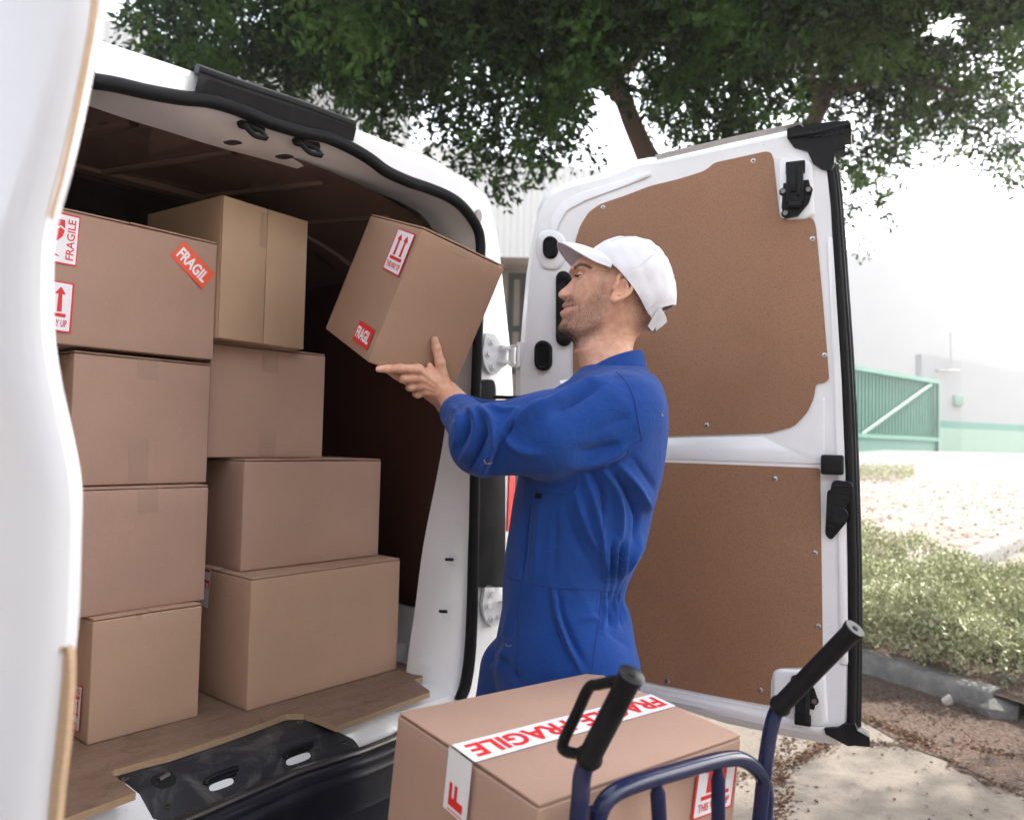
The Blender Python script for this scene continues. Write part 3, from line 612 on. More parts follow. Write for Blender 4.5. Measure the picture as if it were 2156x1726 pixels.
# ------------------------------------------------------------------ cartons
def text_mesh(s, bold=.012):
    cu = bpy.data.curves.new('t', 'FONT'); cu.body = s; cu.offset = bold; cu.resolution_u = 3; ob = bpy.data.objects.new('t', cu); C.objects.link(ob)
    dg = bpy.context.evaluated_depsgraph_get(); dg.update(); me = bpy.data.meshes.new_from_object(ob.evaluated_get(dg))
    V = np.array([v.co[:] for v in me.vertices])[:, :2]; F = [list(p.vertices) for p in me.polygons]
    bpy.data.objects.remove(ob); bpy.data.curves.remove(cu); bpy.data.meshes.remove(me)
    V = V-V.min(0); V = V/V.max(0); return V, F                # unit box
_tc = {}
def text(s, b=.012):
    if (s, b) not in _tc: _tc[(s, b)] = text_mesh(s, b)
    return _tc[(s, b)]
class Flat:
    """flat artwork in a face frame: o origin (top left), u to the right, v down (3-vectors scaled to the sticker), n outward"""
    def __init__(s, o, u, v, n): s.o, s.u, s.v, s.n = map(np.asarray, (o, u, v, n)); s.mb = MB(); s.k = 0
    def P(s, x, y, k): return s.o+s.u*x+s.v*y+s.n*(.0005+.00035*k)
    def poly(s, pts, m, k=1): 
        s.mb.add([s.P(x, y, k) for x, y in pts], [list(range(len(pts)))[::-1]], m)
    def rect(s, x0, y0, x1, y1, m, k=1, r=0):
        q = np.array([(x0, y0), (x1, y0), (x1, y1), (x0, y1)])
        if r:
            A = np.linalg.norm(s.u)/np.linalg.norm(s.v); q = q*np.array([A, 1.]); q = roundpoly(q, r)/np.array([A, 1.])
        s.poly([tuple(p) for p in q], m, k)
    def txt(s, t, x0, y0, x1, y1, m, k=2, rot=0, b=.012):
        V, F = text(t, b)
        if rot == 0: f = lambda a: (x0+(x1-x0)*a[0], y1+(y0-y1)*a[1])
        elif rot == 90: f = lambda a: (x1+(x0-x1)*a[1]*1.0, y1+(y0-y1)*a[0])          # reads upwards
        elif rot == 180: f = lambda a: (x1+(x0-x1)*a[0], y0+(y1-y0)*a[1])
        else: f = lambda a: (x0+(x1-x0)*a[1], y0+(y1-y0)*a[0])                        # reads downwards
        if rot == 90: f = lambda a: (x1+(x0-x1)*a[1], y1+(y0-y1)*a[0])
        s.mb.add([s.P(*f(a), k) for a in V], F, m)
MS = ['white_paper', 'red_ink', 'orange_red', 'white_ink']
def arrow(f, x, y0, y1, w, m=1):
    f.poly([(x-w*.22, y1), (x-w*.15, y0+(y1-y0)*.30), (x-w*.5, y0+(y1-y0)*.30), (x, y0), (x+w*.5, y0+(y1-y0)*.30), (x+w*.15, y0+(y1-y0)*.30), (x+w*.22, y1)], m, 3)
def st_up(f, two=True, txt='THIS WAY UP', flip=False, care=False):
    Y = (lambda y: 1-y) if flip else (lambda y: y)
    f.rect(0, 0, 1, 1, 1, 0, .02); f.rect(.05, .03, .95, .97, 0, 1, .015)
    def pol(pts): f.poly([(x, Y(y)) for x, y in pts][::(-1 if flip else 1)], 1, 3)
    top, bot = (.10, .60) if not care else (.28, .66)
    for x in ((.33, .68) if two else (.5,)):
        w_ = .26; pol([(x-.06, bot), (x-.045, top+(bot-top)*.3), (x-w_/2, top+(bot-top)*.3), (x, top), (x+w_/2, top+(bot-top)*.3), (x+.045, top+(bot-top)*.3), (x+.06, bot)])
    pol([(.16, bot+.035), (.84, bot+.035), (.84, bot+.105), (.16, bot+.105)])
    if not flip: f.txt(txt, .12, bot+.16, .88, bot+.30, 1, 3)
    else: f.txt(txt, .12, 1-bot-.28, .88, 1-bot-.14, 1, 3, rot=180)
    if care: f.txt('CARE', .2, .80, .8, .90, 1, 3, rot=180); f.txt('HANDLE WITH', .15, .92, .85, .955, 1, 3, rot=180)
def st_glass(f):
    f.rect(0, 0, 1, 1, 1, 0, .02); f.rect(.03, .03, .97, .97, 0, 1, .015)
    f.poly([(.10, .13), (.62, .13), (.64, .30), (.60, .45), (.48, .55), (.43, .57), (.43, .80), (.56, .86), (.16, .86), (.29, .80), (.29, .57), (.24, .55), (.12, .45), (.08, .30)], 1, 2)
    zz = [(.08, .22), (.18, .26), (.24, .21), (.32, .27), (.38, .22), (.46, .29), (.52, .25), (.64, .30)]
    f.poly(zz+[(x, y+.035) for x, y in zz[::-1]], 0, 3); f.txt('FRAGILE', .70, .10, .90, .90, 1, 3, rot=90)
def st_fragil(f, base, t='FRAGIL'):
    f.rect(0, 0, 1, 1, base, 0, .03); f.txt(t, .08, .22, .92, .80, 3, 2, b=.035)
class Carton:
    def __init__(s, label, o, Rm, dims, mat='card', seam='top', group='cardboard boxes stacked in the van', name='cardboard_box', axis='x', crush=.0015):
        s.o = np.asarray(o, float); s.R = np.asarray(Rm, float); s.d = np.asarray(dims, float)
        s.t = thing(name, label, 'box', s.o, Matrix(s.R.tolist()), group)
        w_, d_, h_ = s.d; tk = .0035
        bm = bmesh.new(); bmesh.ops.create_cube(bm, size=1.0)
        lo = np.zeros(3); hi = s.d.copy()
        if seam == 'top': hi[2] -= tk*1.6
        if seam == 'front': lo[1] += tk*1.6
        bmesh.ops.transform(bm, matrix=Matrix.Translation(Vector((lo+hi)/2)) @ Matrix.Diagonal(Vector(list(hi-lo)+[1])), verts=bm.verts)
        bmesh.ops.bevel(bm, geom=list(bm.edges), offset=.0028, segments=3, profile=.5, affect='EDGES')
        bmesh.ops.subdivide_edges(bm, edges=[e for e in bm.edges if e.calc_length() > .05], cuts=9, use_grid_fill=True)
        r_ = random.Random(len(label)); a, b, c_ = [r_.uniform(2, 9) for _ in range(3)]
        for v in bm.verts:
            q = v.co; m_ = [math.sin(math.pi*min(max(q[i]/s.d[i], 0), 1)) for i in range(3)]
            for i in range(3):
                j, k_ = (i+1) % 3, (i+2) % 3; sgn = 1 if q[i] > s.d[i]/2 else -1
                q[i] += sgn*(.0026*m_[j]*m_[k_] + crush*math.sin(a*q[j]*4+b)*math.sin(c_*q[k_]*4+a)*min(1, 4*m_[j]*m_[k_]))
        V = [tuple(v.co) for v in bm.verts]; bm.verts.index_update(); F = [[v.index for v in f.verts] for f in bm.faces]; bm.free()
        part('box_body', V, F, M[mat], s.t, True, local=True, sharp=45)
        # flaps, slightly proud and not quite meeting
        g = .0012
        for sd_ in (0, 1):
            mb = MB()
            if seam == 'top':
                L = (w_ if axis == 'x' else d_); Wd = (d_ if axis == 'x' else w_)/2
                lift = r_.uniform(.0005, .0025)
                X = (lambda v: (v[0], v[1], v[2])) if axis == 'x' else (lambda v: (v[1], v[0], v[2]))
                a0, a1 = (.0012, Wd-g) if sd_ == 0 else (Wd+g, 2*Wd-.0012)
                mb.box((.0015, a0, h_-tk), (L-.0015, a1, h_+.0002), X=lambda v, a0=a0: X((v[0], v[1], v[2]+lift*((v[1]-a0)/(Wd)) if sd_ == 0 else v[2]+lift*((2*Wd-v[1])/Wd))), bev=.001)
            elif seam == 'front':
                a0, a1 = (.0012, w_/2-g) if sd_ == 0 else (w_/2+g, w_-.0012)
                mb.box((a0, -.0002, .0015), (a1, tk, h_-.0015), bev=.001)
            else: break
            part('flap', mb.V, mb.F, M[mat], s.t, True, local=True, sharp=35)
    def W(s, x, y, z): return s.o+s.R@np.array([x, y, z])
    def face(s, f):
        w_, d_, h_ = s.d; A = {'front': (s.W(0, 0, 0), -s.R[:, 1]), 'top': (s.W(0, 0, h_), s.R[:, 2]), 'left': (s.W(0, 0, 0), -s.R[:, 0]), 'right': (s.W(w_, 0, 0), s.R[:, 0])}
        return A[f]
    def quad(s, f, tl, tr, bl):
        p0, n = s.face(f); a, b, c_ = [onpl(*q, p0, n) for q in (tl, tr, bl)]
        return a+n*.0028, b-a, c_-a, n
    def sticker(s, f, tl, tr, bl, fn, name='sticker', label=None, mats=None, **k):
        fl = Flat(*s.quad(f, tl, tr, bl)); fn(fl, **k); return part(name, fl.mb.V, fl.mb.F, [M[q] for q in (mats or MS)], s.t, False, fl.mb.M, label=label)
    def tape(s, f, quad, mat='tape_clear', name='tape', lift=.003):
        p0, n = s.face(f); P = [onpl(*q, p0, n)+n*lift for q in quad]; a, b, c_, d_ = P
        G = np.array([[(a*(1-u)+b*u)*(1-v)+(d_*(1-u)+c_*u)*v+n*.0006*math.sin(u*37+v*5)*math.sin(v*31) for u in np.linspace(0, 1, 14)] for v in np.linspace(0, 1, 14)])
        mb = MB(); mb.grid(G, flip=True); return mb.build(name, M[mat], s.t)
def Rz3(a): c_, s_ = math.cos(a), math.sin(a); return np.array([[c_, -s_, 0], [s_, c_, 0], [0, 0, 1]])
PAR = {'D':(0.6510,0.8619, -0.8986, 1.7202, 0.2499, 0.3500, 0.2689),
'C':(0.9215,0.8670, -0.9448, 1.7067, 0.3098, 0.3500, 0.2810),
'B':(1.2060,0.8856, -0.9734, 1.7321, 0.3262, 0.3500, 0.3000),
'A':(1.5155,0.8810, -1.0350, 1.6300, 0.4380, 0.3500, 0.2970),
'H':(0.6510,0.8887, -0.6327, 1.9529, 0.4959, 0.3460, 0.3236),
'G':(0.9770,0.8686, -0.6866, 2.0277, 0.4562, 0.3500, 0.2880),
'F':(1.2680,0.8325, -0.7825, 2.0217, 0.3485, 0.3500, 0.2998),
'E':(1.5702,0.9634, -0.7450, 1.9642, 0.2745, 0.3451, 0.3645)}
LAB = {'A': 'large cardboard box with white stickers and an orange FRAGIL label, topmost of left stack',
'B': 'cardboard box with clear tape tabs, directly under the top box with orange FRAGIL label',
'C': 'wide cardboard box with one clear tape tab, second from the floor in the left stack',
'D': 'cardboard box on the van floor with an upside down arrow sticker on its side',
'E': 'tall tan cardboard box with a vertical seam, topmost of the right stack',
'F': 'squarish cardboard box with two matching tape tabs, under the tan seamed box',
'G': 'plain cardboard box showing its dark left side, third from top in the right stack',
'H': 'large cardboard box with white fragile tape at its corner, lowest of the right stack'}
CT = {}
for k_ in 'DCBAHGFE':
    zb, yw, x, y, w_, d_, h_ = PAR[k_]
    CT[k_] = Carton(LAB[k_], (x, y, zb), Rz3(yw), (w_, d_, h_), {'E': 'card_tan', 'H': 'card_mid', 'D': 'card_mid'}.get(k_, 'card'), 'front' if k_ == 'E' else 'top', axis='x' if k_ in 'CBH' else 'y')
A_, B_, C_, D_, E_, F_, G_, H_ = [CT[q] for q in 'ABCDEFGH']
A_.sticker('front', (386,507.6), (451,577.6), (357,538.4), st_fragil, base=2)
A_.sticker('front', (84,438), (168.5,458), (74,546), st_glass)
A_.sticker('front', (66,582), (156,598), (57,690), st_up, two=True)
def tn(f, pts): return pts
B_.tape('front', [(291,751),(333,757),(331,801),(287,797)]); B_.tape('front', [(272,925),(312,925),(310,1014),(270,1014)])
C_.tape('front', [(290,1022),(332,1020),(331,1078),(290,1080)])
F_.tape('front', [(551,741),(586,744),(584,785),(549,783)], 'tape_clear'); F_.tape('front', [(545,910),(580,910),(578,966),(543,967)], 'tape_clear')
E_.tape('front', [(549,446),(563,450),(560,525),(545,520)]); 
D_.tape('front', [(284,1290),(300,1288),(296,1302),(286,1300)])
D_.sticker('left', (157,1437.5), (177,1443.7), (150,1533), st_up, flip=True, care=True)
# fragile tape on the left side of the lowest right box
def st_tape_end(f):
    f.rect(0, 0, 1, 1, 0, 0); f.txt('LE', .35, .02, .95, .55, 1, 2, rot=270)
H_.sticker('left', (425,1190), (447,1198), (418,1270), st_tape_end, name='fragile_tape')
# slivers of two more boxes behind the left door
b1 = atz(112, 1540, .651); Carton('strip of a box on the van floor, left of the arrow stickered box', b1-np.array([.26*math.cos(.86)-.03, .26*math.sin(.86)-.03, 0])+np.array([.0, .0, 0]), Rz3(.86), (.25, .3, .262), 'card_tan')
Carton('light tan box barely showing behind the left door, under the stickered top box', (-1.24, 1.52, 1.206), Rz3(.88), (.30, .3, .30), 'card_tan')
Carton('plain box barely showing behind the left door, beside the second box from the floor', (-1.24, 1.53, .918), Rz3(.88), (.27, .3, .282), 'card_tan')

# box in the man's hands
cam0 = CO
def sc(p, k): return cam0+(np.asarray(p)-cam0)*k
HR = np.array([[0.46, 0.806, 0.372], [-0.833, 0.537, -0.133], [-0.307, -0.249, 0.918]])
KH = .944; HO = sc((-0.51379, 2.12414, 1.6224), KH)
held = Carton('tilted cardboard box held in the air by the man, with arrow and red FRAGIL stickers', HO, HR, np.array([.389, .231, .333])*KH, 'card_held', 'top', group=None, axis='x')
held.sticker('front', (841.6,481), (877.8,494.7), (807.8,565.8), st_up)
held.sticker('front', (760.6,675), (792,695.6), (744,715.4), st_fragil, base=1)
held.tape('right', [(948,512),(985,530),(980,545),(943,527)])
# box on the hand truck, with another below it
TR = np.array([[0.754, -0.653, 0.078], [0.656, 0.753, -0.039], [-0.033, 0.081, 0.996]])
TO = np.array([.045, .970, .889])-TR[:, 2]*.40
trol = Carton('large cardboard box with FRAGILE tape across its lid, riding on the hand truck', TO, TR, (.439, .316, .40), 'card', 'top', group=None, axis='x', crush=.0008)
low = Carton('cardboard box under the fragile taped box on the hand truck, out of the frame', TO-TR[:, 2]*.336+TR[:, 0]*.01, TR, (.42, .31, .334), 'card', 'top', group=None)
# tape along the lid : local x across, words upside down as seen
def lidtape(f):
    f.rect(0, 0, 1, 1, 0, 0)
    f.txt('FRAGILE', .03, .17, .475, .84, 1, 2, rot=180, b=.03); f.txt('FRAGILE', .53, .17, .975, .84, 1, 2, rot=180, b=.03)
n_t = TR[:, 2]; p0_t = trol.W(0, 0, trol.d[2])
a = onpl(950.6, 1572.3, p0_t, n_t); b = onpl(1370.6, 1464.8, p0_t, n_t); c = onpl(999.5, 1608.9, p0_t, n_t)
fl = Flat(a+n_t*.0030, b-a, c-a, n_t); lidtape(fl); part('fragile_tape', fl.mb.V, fl.mb.F, [M['tape_white'], M['red_ink']], trol.t, False, fl.mb.M)
nl = -TR[:, 0]; fl = Flat(a+nl*.004+n_t*.003, c-a, -n_t*.088, nl)
fl.rect(0, 0, 1, .96, 0, 0); fl.txt('F', .20, .50, .80, .85, 1, 2, rot=90, b=.03); fl.rect(.2, .90, .80, .92, 1, 2)
part('fragile_tape', fl.mb.V, fl.mb.F, [M['tape_white'], M['red_ink']], trol.t, False, fl.mb.M)
trol.sticker('front', (1468,1599), (1552.7,1574.7), (1451,1726), st_up)

# ------------------------------------------------------------------ hand truck
def TP(px, py, o=.035):                                       # pixel onto the plane of the truck frame
    n = -TR[:, 1]; return onpl(px, py, trol.W(0, 0, .3)+n*o, n)
nT = -TR[:, 1]; ht = thing('hand_truck', 'navy blue tubular hand truck with black grips, loaded with boxes', 'hand truck', (TO[0], TO[1], 0), math.atan2(TR[1, 0], TR[0, 0]))
dn = -TR[:, 2]; RT = .0115
gL0, gR0 = TP(1238, 1598), TP(1640, 1488)
def gripend(px, py, g0):                                      # along the normal of the frame plane and upwards
    d = ray(px, py); A = np.stack([nT*np.array([1, 1, 0]), EZ, -d], 1); q = np.linalg.solve(A, CO-g0); return g0+A[:, 0]*q[0]+EZ*q[1]
gL1, gR1 = gripend(1331, 1418, gL0), gripend(1801, 1322, gR0)
for g0, g1, p1 in ((gL0, gL1, TP(1222, 1680)), (gR0, gR1, TP(1612, 1600))):
    low_ = p1+dn*.80
    P = np.vstack([resamp([low_, p1], 6), spline([p1, p1*.45+g0*.55+(nT*-.004), g0, g0*.7+g1*.3], 14)[1:]])
    mb = MB(); mb.tube(P, RT, 16); mb.build('frame_rail', M['navy'], ht)
    ax = (g1-g0)/np.linalg.norm(g1-g0); L = np.linalg.norm(g1-g0); GP = [g0-ax*.004, g0+ax*.002, g0+ax*.006, g0+ax*.012, g0+ax*L*.93, g0+ax*L*.97, g0+ax*L*.99, g0+ax*L]
    mb = MB(); mb.tube(GP, [.0145, .017, .017, .0142, .0142, .0160, .0165, .0150], 24); mb.tube([g0+ax*(L+.0002), g0+ax*(L+.0008)], .0045, 12, 1); gr = mb.build('grip', [M['grip'], M['dark_hole']], ht, sharp=50)
    if g0 is gL0:
        q = [gripend(1300, 1428, gL0), gripend(1262, 1440, gL0), gripend(1240, 1448, gL0), gripend(1215, 1500, gL0), gripend(1186, 1562, gL0), gripend(1195, 1582, gL0), gripend(1228, 1590, gL0)]
        q[0] = g0+ax*L*.95; q[-1] = g0+ax*L*.06
        mb = MB(); mb.tube(spline(q, 40), .0068, 12, flat=1.25); mb.build('hand_guard', M['grip'], ht)
arch = [TP(*p) for p in ((1252,1780),(1258,1726),(1278,1682),(1327,1653),(1424,1623.5),(1522,1598),(1566,1600),(1600,1628),(1613,1667),(1611,1726),(1610,1790))]
arch = np.vstack([[arch[0]+dn*.5], arch, [arch[-1]+dn*.5]])
mb = MB(); mb.tube(spline(arch, 90), .0115, 16); mb.build('frame_arch', M['navy'], ht)
for a_p, b_p in (((1383, 1638), (1390, 1760)), ((1512, 1606), (1512, 1740))):
    a, b = TP(*a_p), TP(*b_p); mb = MB(); mb.tube([a, a*.85+b*.15, a*.75+b*.25, b, b+dn*.5], [.006, .0075, .0105, .0105, .0105], 16, flat=.8); mb.build('frame_slat', M['navy'], ht)
base_ = TO-TR[:, 2]*.352; zb = base_[2]
mb = MB(); mb.box((0, -.05, -.012), (.43, .30, -.004), X=lambda v: base_+TR@np.array(v)); mb.build('toe_plate', M['navy'], ht)
mb = MB(); ax0 = base_+TR@np.array([-.02, -.09, -.03]); ax1 = base_+TR@np.array([.46, -.09, -.03]); mb.tube([ax0, ax1], .010, 10); mb.build('axle', M['steel'], ht)
for e_ in (0, 1):
    q = (ax0 if e_ == 0 else ax1); u_ = TR[:, 0]*(1 if e_ else -1); q = np.array([q[0], q[1], .115]); mb = MB(); mb.tube([q, q+u_*.05], .112, 28); wh = mb.build('wheel', M['rubber'], ht)
# ------------------------------------------------------------------ the man
PD = 1.68
foot = at(1190, 1400, PD); foot[2] = 0
man = thing('person', 'man in blue coveralls and white cap lifting a tilted box into the van', 'person', foot)
def Z3(pts): return [(894.8+.4574*x, 736.9+.4574*y) for x, y in pts]
# --- head and neck : sections from the crown down
fb = np.array([(500,1320),(508,1296),(520,1266),(532,1240),(545,1218),(560,1205),(572,1203),(580,1207),(587,1210),(600,1207),(616,1203),(633,1197),(650,1195),(663,1192),(673,1190),(684,1187),(694,1187),(701,1191),(708,1199),(714,1207),(719,1210),(735,1212.5),(742,1212),(756,1218),(770,1221),(787,1224),(810,1222),(850,1215)], float)
pf = np.array([(560,0),(568,-3.5),(574,-4),(580,-4),(587,-4.5),(593,-7.5),(600,-12),(606,-18),(611,-23),(615,-26),(618,-26.5),(622,-25.5),(626,-22),(629,-17),(633,-9),(638,-9.5),(642,-12),(646,-12),(649.5,-7),(652,-8),(656,-13),(660,-14),(664,-12),(669,-8),(674,-6.5),(680,-8),(688,-11.5),(694,-12),(700,-10),(706,-6),(712,-3),(719,-1),(728,0),(736,-1),(742,-2.5),(750,-1),(760,0)], float)
ps = np.array([(560,.05),(574,.028),(582,.010),(590,.0065),(600,.008),(608,.011),(616,.014),(624,.015),(631,.012),(636,.017),(642,.020),(656,.019),(668,.017),(680,.020),(694,.024),(706,.024),(719,.03),(730,.012),(745,.010),(760,.02)])
bk = np.array([(500,1330),(508,1352),(520,1372),(540,1392),(565,1403),(600,1408),(630,1404),(650,1395),(668,1384),(681,1373),(700,1352),(712,1340),(722,1335),(735,1332),(748,1332.5),(765,1337),(785,1348),(810,1365),(850,1390)], float)
hw = np.array([(500,.012),(506,.026),(515,.043),(530,.054),(550,.068),(565,.075),(580,.0775),(610,.0775),(640,.073),(660,.069),(680,.063),(700,.057),(712,.0545),(725,.054),(745,.056),(765,.061),(785,.071),(810,.09),(850,.10)])
ef = np.array([(500,2.1),(580,2.35),(620,2.2),(660,1.9),(690,1.62),(705,1.7),(719,2.0),(740,2.2),(850,2.2)])
ys = np.arange(500.5, 851, 1.15); TH = np.concatenate([np.linspace(-.45, .45, 70), np.linspace(.45, 2*np.pi-.45, 140)[1:-1]])
I = lambda a, y: np.interp(y, a[:, 0], a[:, 1])
HV = []; HP = []
mpp = PD/FPX
for y in ys:
    xf, xb, w_, e = I(fb, y), I(bk, y), I(hw, y), I(ef, y); xc = xf+(xb-xf)*.52
    c, s = np.cos(TH), np.sin(TH); e_ = np.where(c > 0, e, 2.15); cc = np.sign(c)*np.abs(c)**(2/e_); ss = np.sign(s)*np.abs(s)**(2/e_)
    x = np.where(c > 0, xc-(xc-xf)*cc, xc-(xb-xc)*cc); t = w_*ss; ta = np.abs(t); fr_ = c > 0
    # jaw edge : the face is wider than the throat above a slanting line
    jy = np.interp(x, [1180, 1212, 1240, 1262, 1280, 1300], [712, 713, 703, 688, 660, 640]); jw = 1/(1+np.exp((y-jy)/2.6)); act = np.exp(-((y-690)/36)**2)*np.clip((1300-x)/40, 0, 1)
    t = t*(1+act*(.10*jw-.10*(1-jw)))
    x = x+np.where(fr_, I(pf, y)*np.exp(-(ta/I(ps, y))**2), 0)
    x = x+np.where(fr_, 7.0*np.exp(-((y-586)/9.)**2-((ta-.031)/.014)**2), 0)            # eye sockets
    x = x-np.where(fr_, 2.6*np.exp(-((y-570)/5.)**2-((ta-.026)/.022)**2), 0)           # brows
    x = x-np.where(fr_, 3.0*np.exp(-((y-612)/14.)**2-((ta-.045)/.02)**2), 0)           # cheekbones
    x = x-np.where(fr_, 3.5*np.exp(-((y-623)/4.5)**2-((ta-.0135)/.005)**2), 0)         # nostril wings
    x = x+np.where(fr_, 2.2*np.exp(-((y-650)/3.)**2-((ta-.026)/.008)**2), 0)           # mouth corner
    t = t-np.sign(t)*.004*np.exp(-((y-655)/20)**2-((x-1235)/16)**2)                    # hollow cheek
    t = t-np.sign(t)*.004*np.exp(-((y-560)/16)**2-((x-1240)/14)**2)                    # temple
    scm = np.interp(y, [690, 800], [1308, 1240]); t = t+np.sign(t)*.0035*np.exp(-((x-scm)/9)**2)*sstep_(y) if False else t+np.sign(t)*.0035*np.exp(-((x-scm)/9)**2)*(1 if y > 715 else max(0, (y-690)/25))
    P = CO+np.array([ray(a_, y) for a_ in x])*PD; P[:, 1] += t; HV.append(P); HP.append(np.c_[x, np.full(len(x), y), t])
HV = np.array(HV); HPf = np.array(HP).reshape(-1, 3); nr, nc = HV.shape[:2]
def inpoly(Q, poly):
    poly = np.array(poly, float); x, y = Q[:, 0], Q[:, 1]; r_ = np.zeros(len(Q), bool); n = len(poly)
    for i in range(n):
        (x0, y0), (x1, y1) = poly[i], poly[(i+1) % n]; c = ((y0 > y) != (y1 > y)) & (x < (x1-x0)*(y-y0)/((y1-y0) if y1 != y0 else 1e-9)+x0); r_ ^= c
    d, _ = polydist(Q, list(map(tuple, poly))+[tuple(poly[0])]); return np.where(r_, d, -d)
def soft(Q, poly, w_): return np.clip(.5+inpoly(Q, poly)/w_*.5, 0, 1)
Q = HPf[:, :2]; ta = np.abs(HPf[:, 2])
beard = soft(Q, [(1170,690),(1178,672),(1190,668),(1200,664),(1206,656),(1205,646),(1198,640),(1182,638),(1182,631),(1200,631),(1212,640),(1222,650),(1240,640),(1252,618),(1262,604),(1268,610),(1268,650),(1264,690),(1246,716),(1224,728),(1200,722),(1178,708)], 9)*.56
beard = np.maximum(beard, soft(Q, [(1165,700),(1172,682),(1195,680),(1215,700),(1208,716),(1180,712)], 8)*.95)
beard = np.maximum(beard, soft(Q, [(1150,634),(1205,632),(1207,639),(1150,641)], 4)*.85*(ta < .03))
buzz = soft(Q, [(1250,530),(1290,530),(1296,580),(1275,598),(1262,600),(1256,580)], 9)*.62
buzz = np.maximum(buzz, soft(Q, [(1305,520),(1450,520),(1450,700),(1385,692),(1350,712),(1330,690),(1318,655),(1312,630)], 22)*1.0)
hair = np.maximum(beard, buzz)
lip = np.maximum(soft(Q, [(1140,640.5),(1196,641),(1202,649),(1196,650.5),(1140,650)], 3), soft(Q, [(1140,653),(1192,652.5),(1202,650.5),(1192,662),(1140,665)], 3))*np.clip((.027-ta)/.006, 0, 1)
brow = np.clip(1.3-polydist(Q, [(1209,571),(1216,567),(1226,569.5),(1238,577)])[0]/3.2, 0, 1)*.9*(ta > .008)
hm_ = MB(); hm_.grid(HV, closeu=True); hm_.add([HV[0].mean(0)]+list(HV[0]), [[0, 1+(j+1) % nc, 1+j] for j in range(nc)])
attrs = {'hair': np.r_[hair, np.ones(nc+1)], 'lip': np.r_[lip, np.zeros(nc+1)], 'brow': np.r_[brow, np.zeros(nc+1)]}
bodyV = [np.array(hm_.V)]; bodyF = [hm_.F]; nhead = len(hm_.V)
# --- ears
def ear(sign):
    c = at(1292, 624, PD); c[1] = PD-sign*.0775; up_ = np.array([.34, 0, .94]); fw = np.array([-.94, 0, .34]); out = np.array([.30, -sign*1.0, 0]); out /= np.linalg.norm(out)
    fw = fw-out*(fw@out); fw /= np.linalg.norm(fw); up_ = np.cross(out, fw)*(1 if sign > 0 else -1); up_ = up_ if up_[2] > 0 else -up_
    L = lambda f, u, o: c+fw*f+up_*u+out*o
    path = spline([L(.006, .004, .004), L(.010, .012, .006), L(.012, .022, .008), L(.004, .031, .011), L(-.010, .030, .015), L(-.0185, .018, .018), L(-.0185, .0, .018), L(-.012, -.014, .014), L(-.003, -.024, .009), L(.006, -.028, .005)], 26)
    anti = spline([L(-.001, .022, .009), L(-.010, .012, .013), L(-.0115, .0, .0135), L(-.006, -.010, .012), L(.001, -.014, .009)], 12)
    Rm = np.stack([fw, up_, out], 1)
    def f(P):
        d = ellip(P, L(-.004, .002, .004), (.0165, .030, .0065), Rm)
        for a, b in zip(path[:-1], path[1:]): d = smin(d, capsule(P, a, b, .0036, .0036), .0025)
        for a, b in zip(anti[:-1], anti[1:]): d = smin(d, capsule(P, a, b, .0028, .0028), .003)
        d = smin(d, ellip(P, L(.003, -.024, .006), (.0085, .0095, .005), Rm), .004)
        d = smin(d, capsule(P, L(.011, -.002, .003), L(.010, .004, .007), .0042, .0036), .004)
        d = -smin(-d, ellip(P, L(.001, .001, .014), (.0072, .0125, .0085), Rm), .003)
        return d
    V, Fq = sdf_mesh(f, c-.05, c+.05, .00125); V = lap(V, Fq, 1, .4)
    return V, Fq
for sg in (1, -1):
    V, Fq = ear(sg); bodyV.append(V); bodyF.append(Fq.tolist())
# --- hands and forearms
fn = held.R[:, 0]; fp0 = held.W(held.d[0], 0, 0)
def hp(px, py, o): return onpl(px, py, fp0+fn*o, fn)
EL = at(1008, 935, 1.55)
wr = hp(944, 829, .020)
fingers = {'index': ([(881,777,.017),(842,775.5,.010),(815,776.5,.004),(798,777,.001)], [.0112,.0098,.0088,.0078]),
 'middle': ([(885,796,.017),(850,796.5,.008),(846,797,-.012),(866,797,-.024)], [.0108,.0098,.0090,.0082]),
 'ring': ([(888,812,.016),(866,815,.006),(862,815,-.012),(880,812,-.024)], [.0104,.0094,.0086,.0078]),
 'pinky': ([(896,824,.014),(880,830,.004),(876,829,-.012),(890,824,-.020)], [.0096,.0084,.0078,.0072]),
 'thumb': ([(935,806,.022),(926.5,763,.017),(918.5,732,.012),(915.5,716,.0105)], [.0135,.0115,.0100,.0088])}
FJ = {k_: ([hp(*p) for p in v[0]], v[1]) for k_, v in fingers.items()}
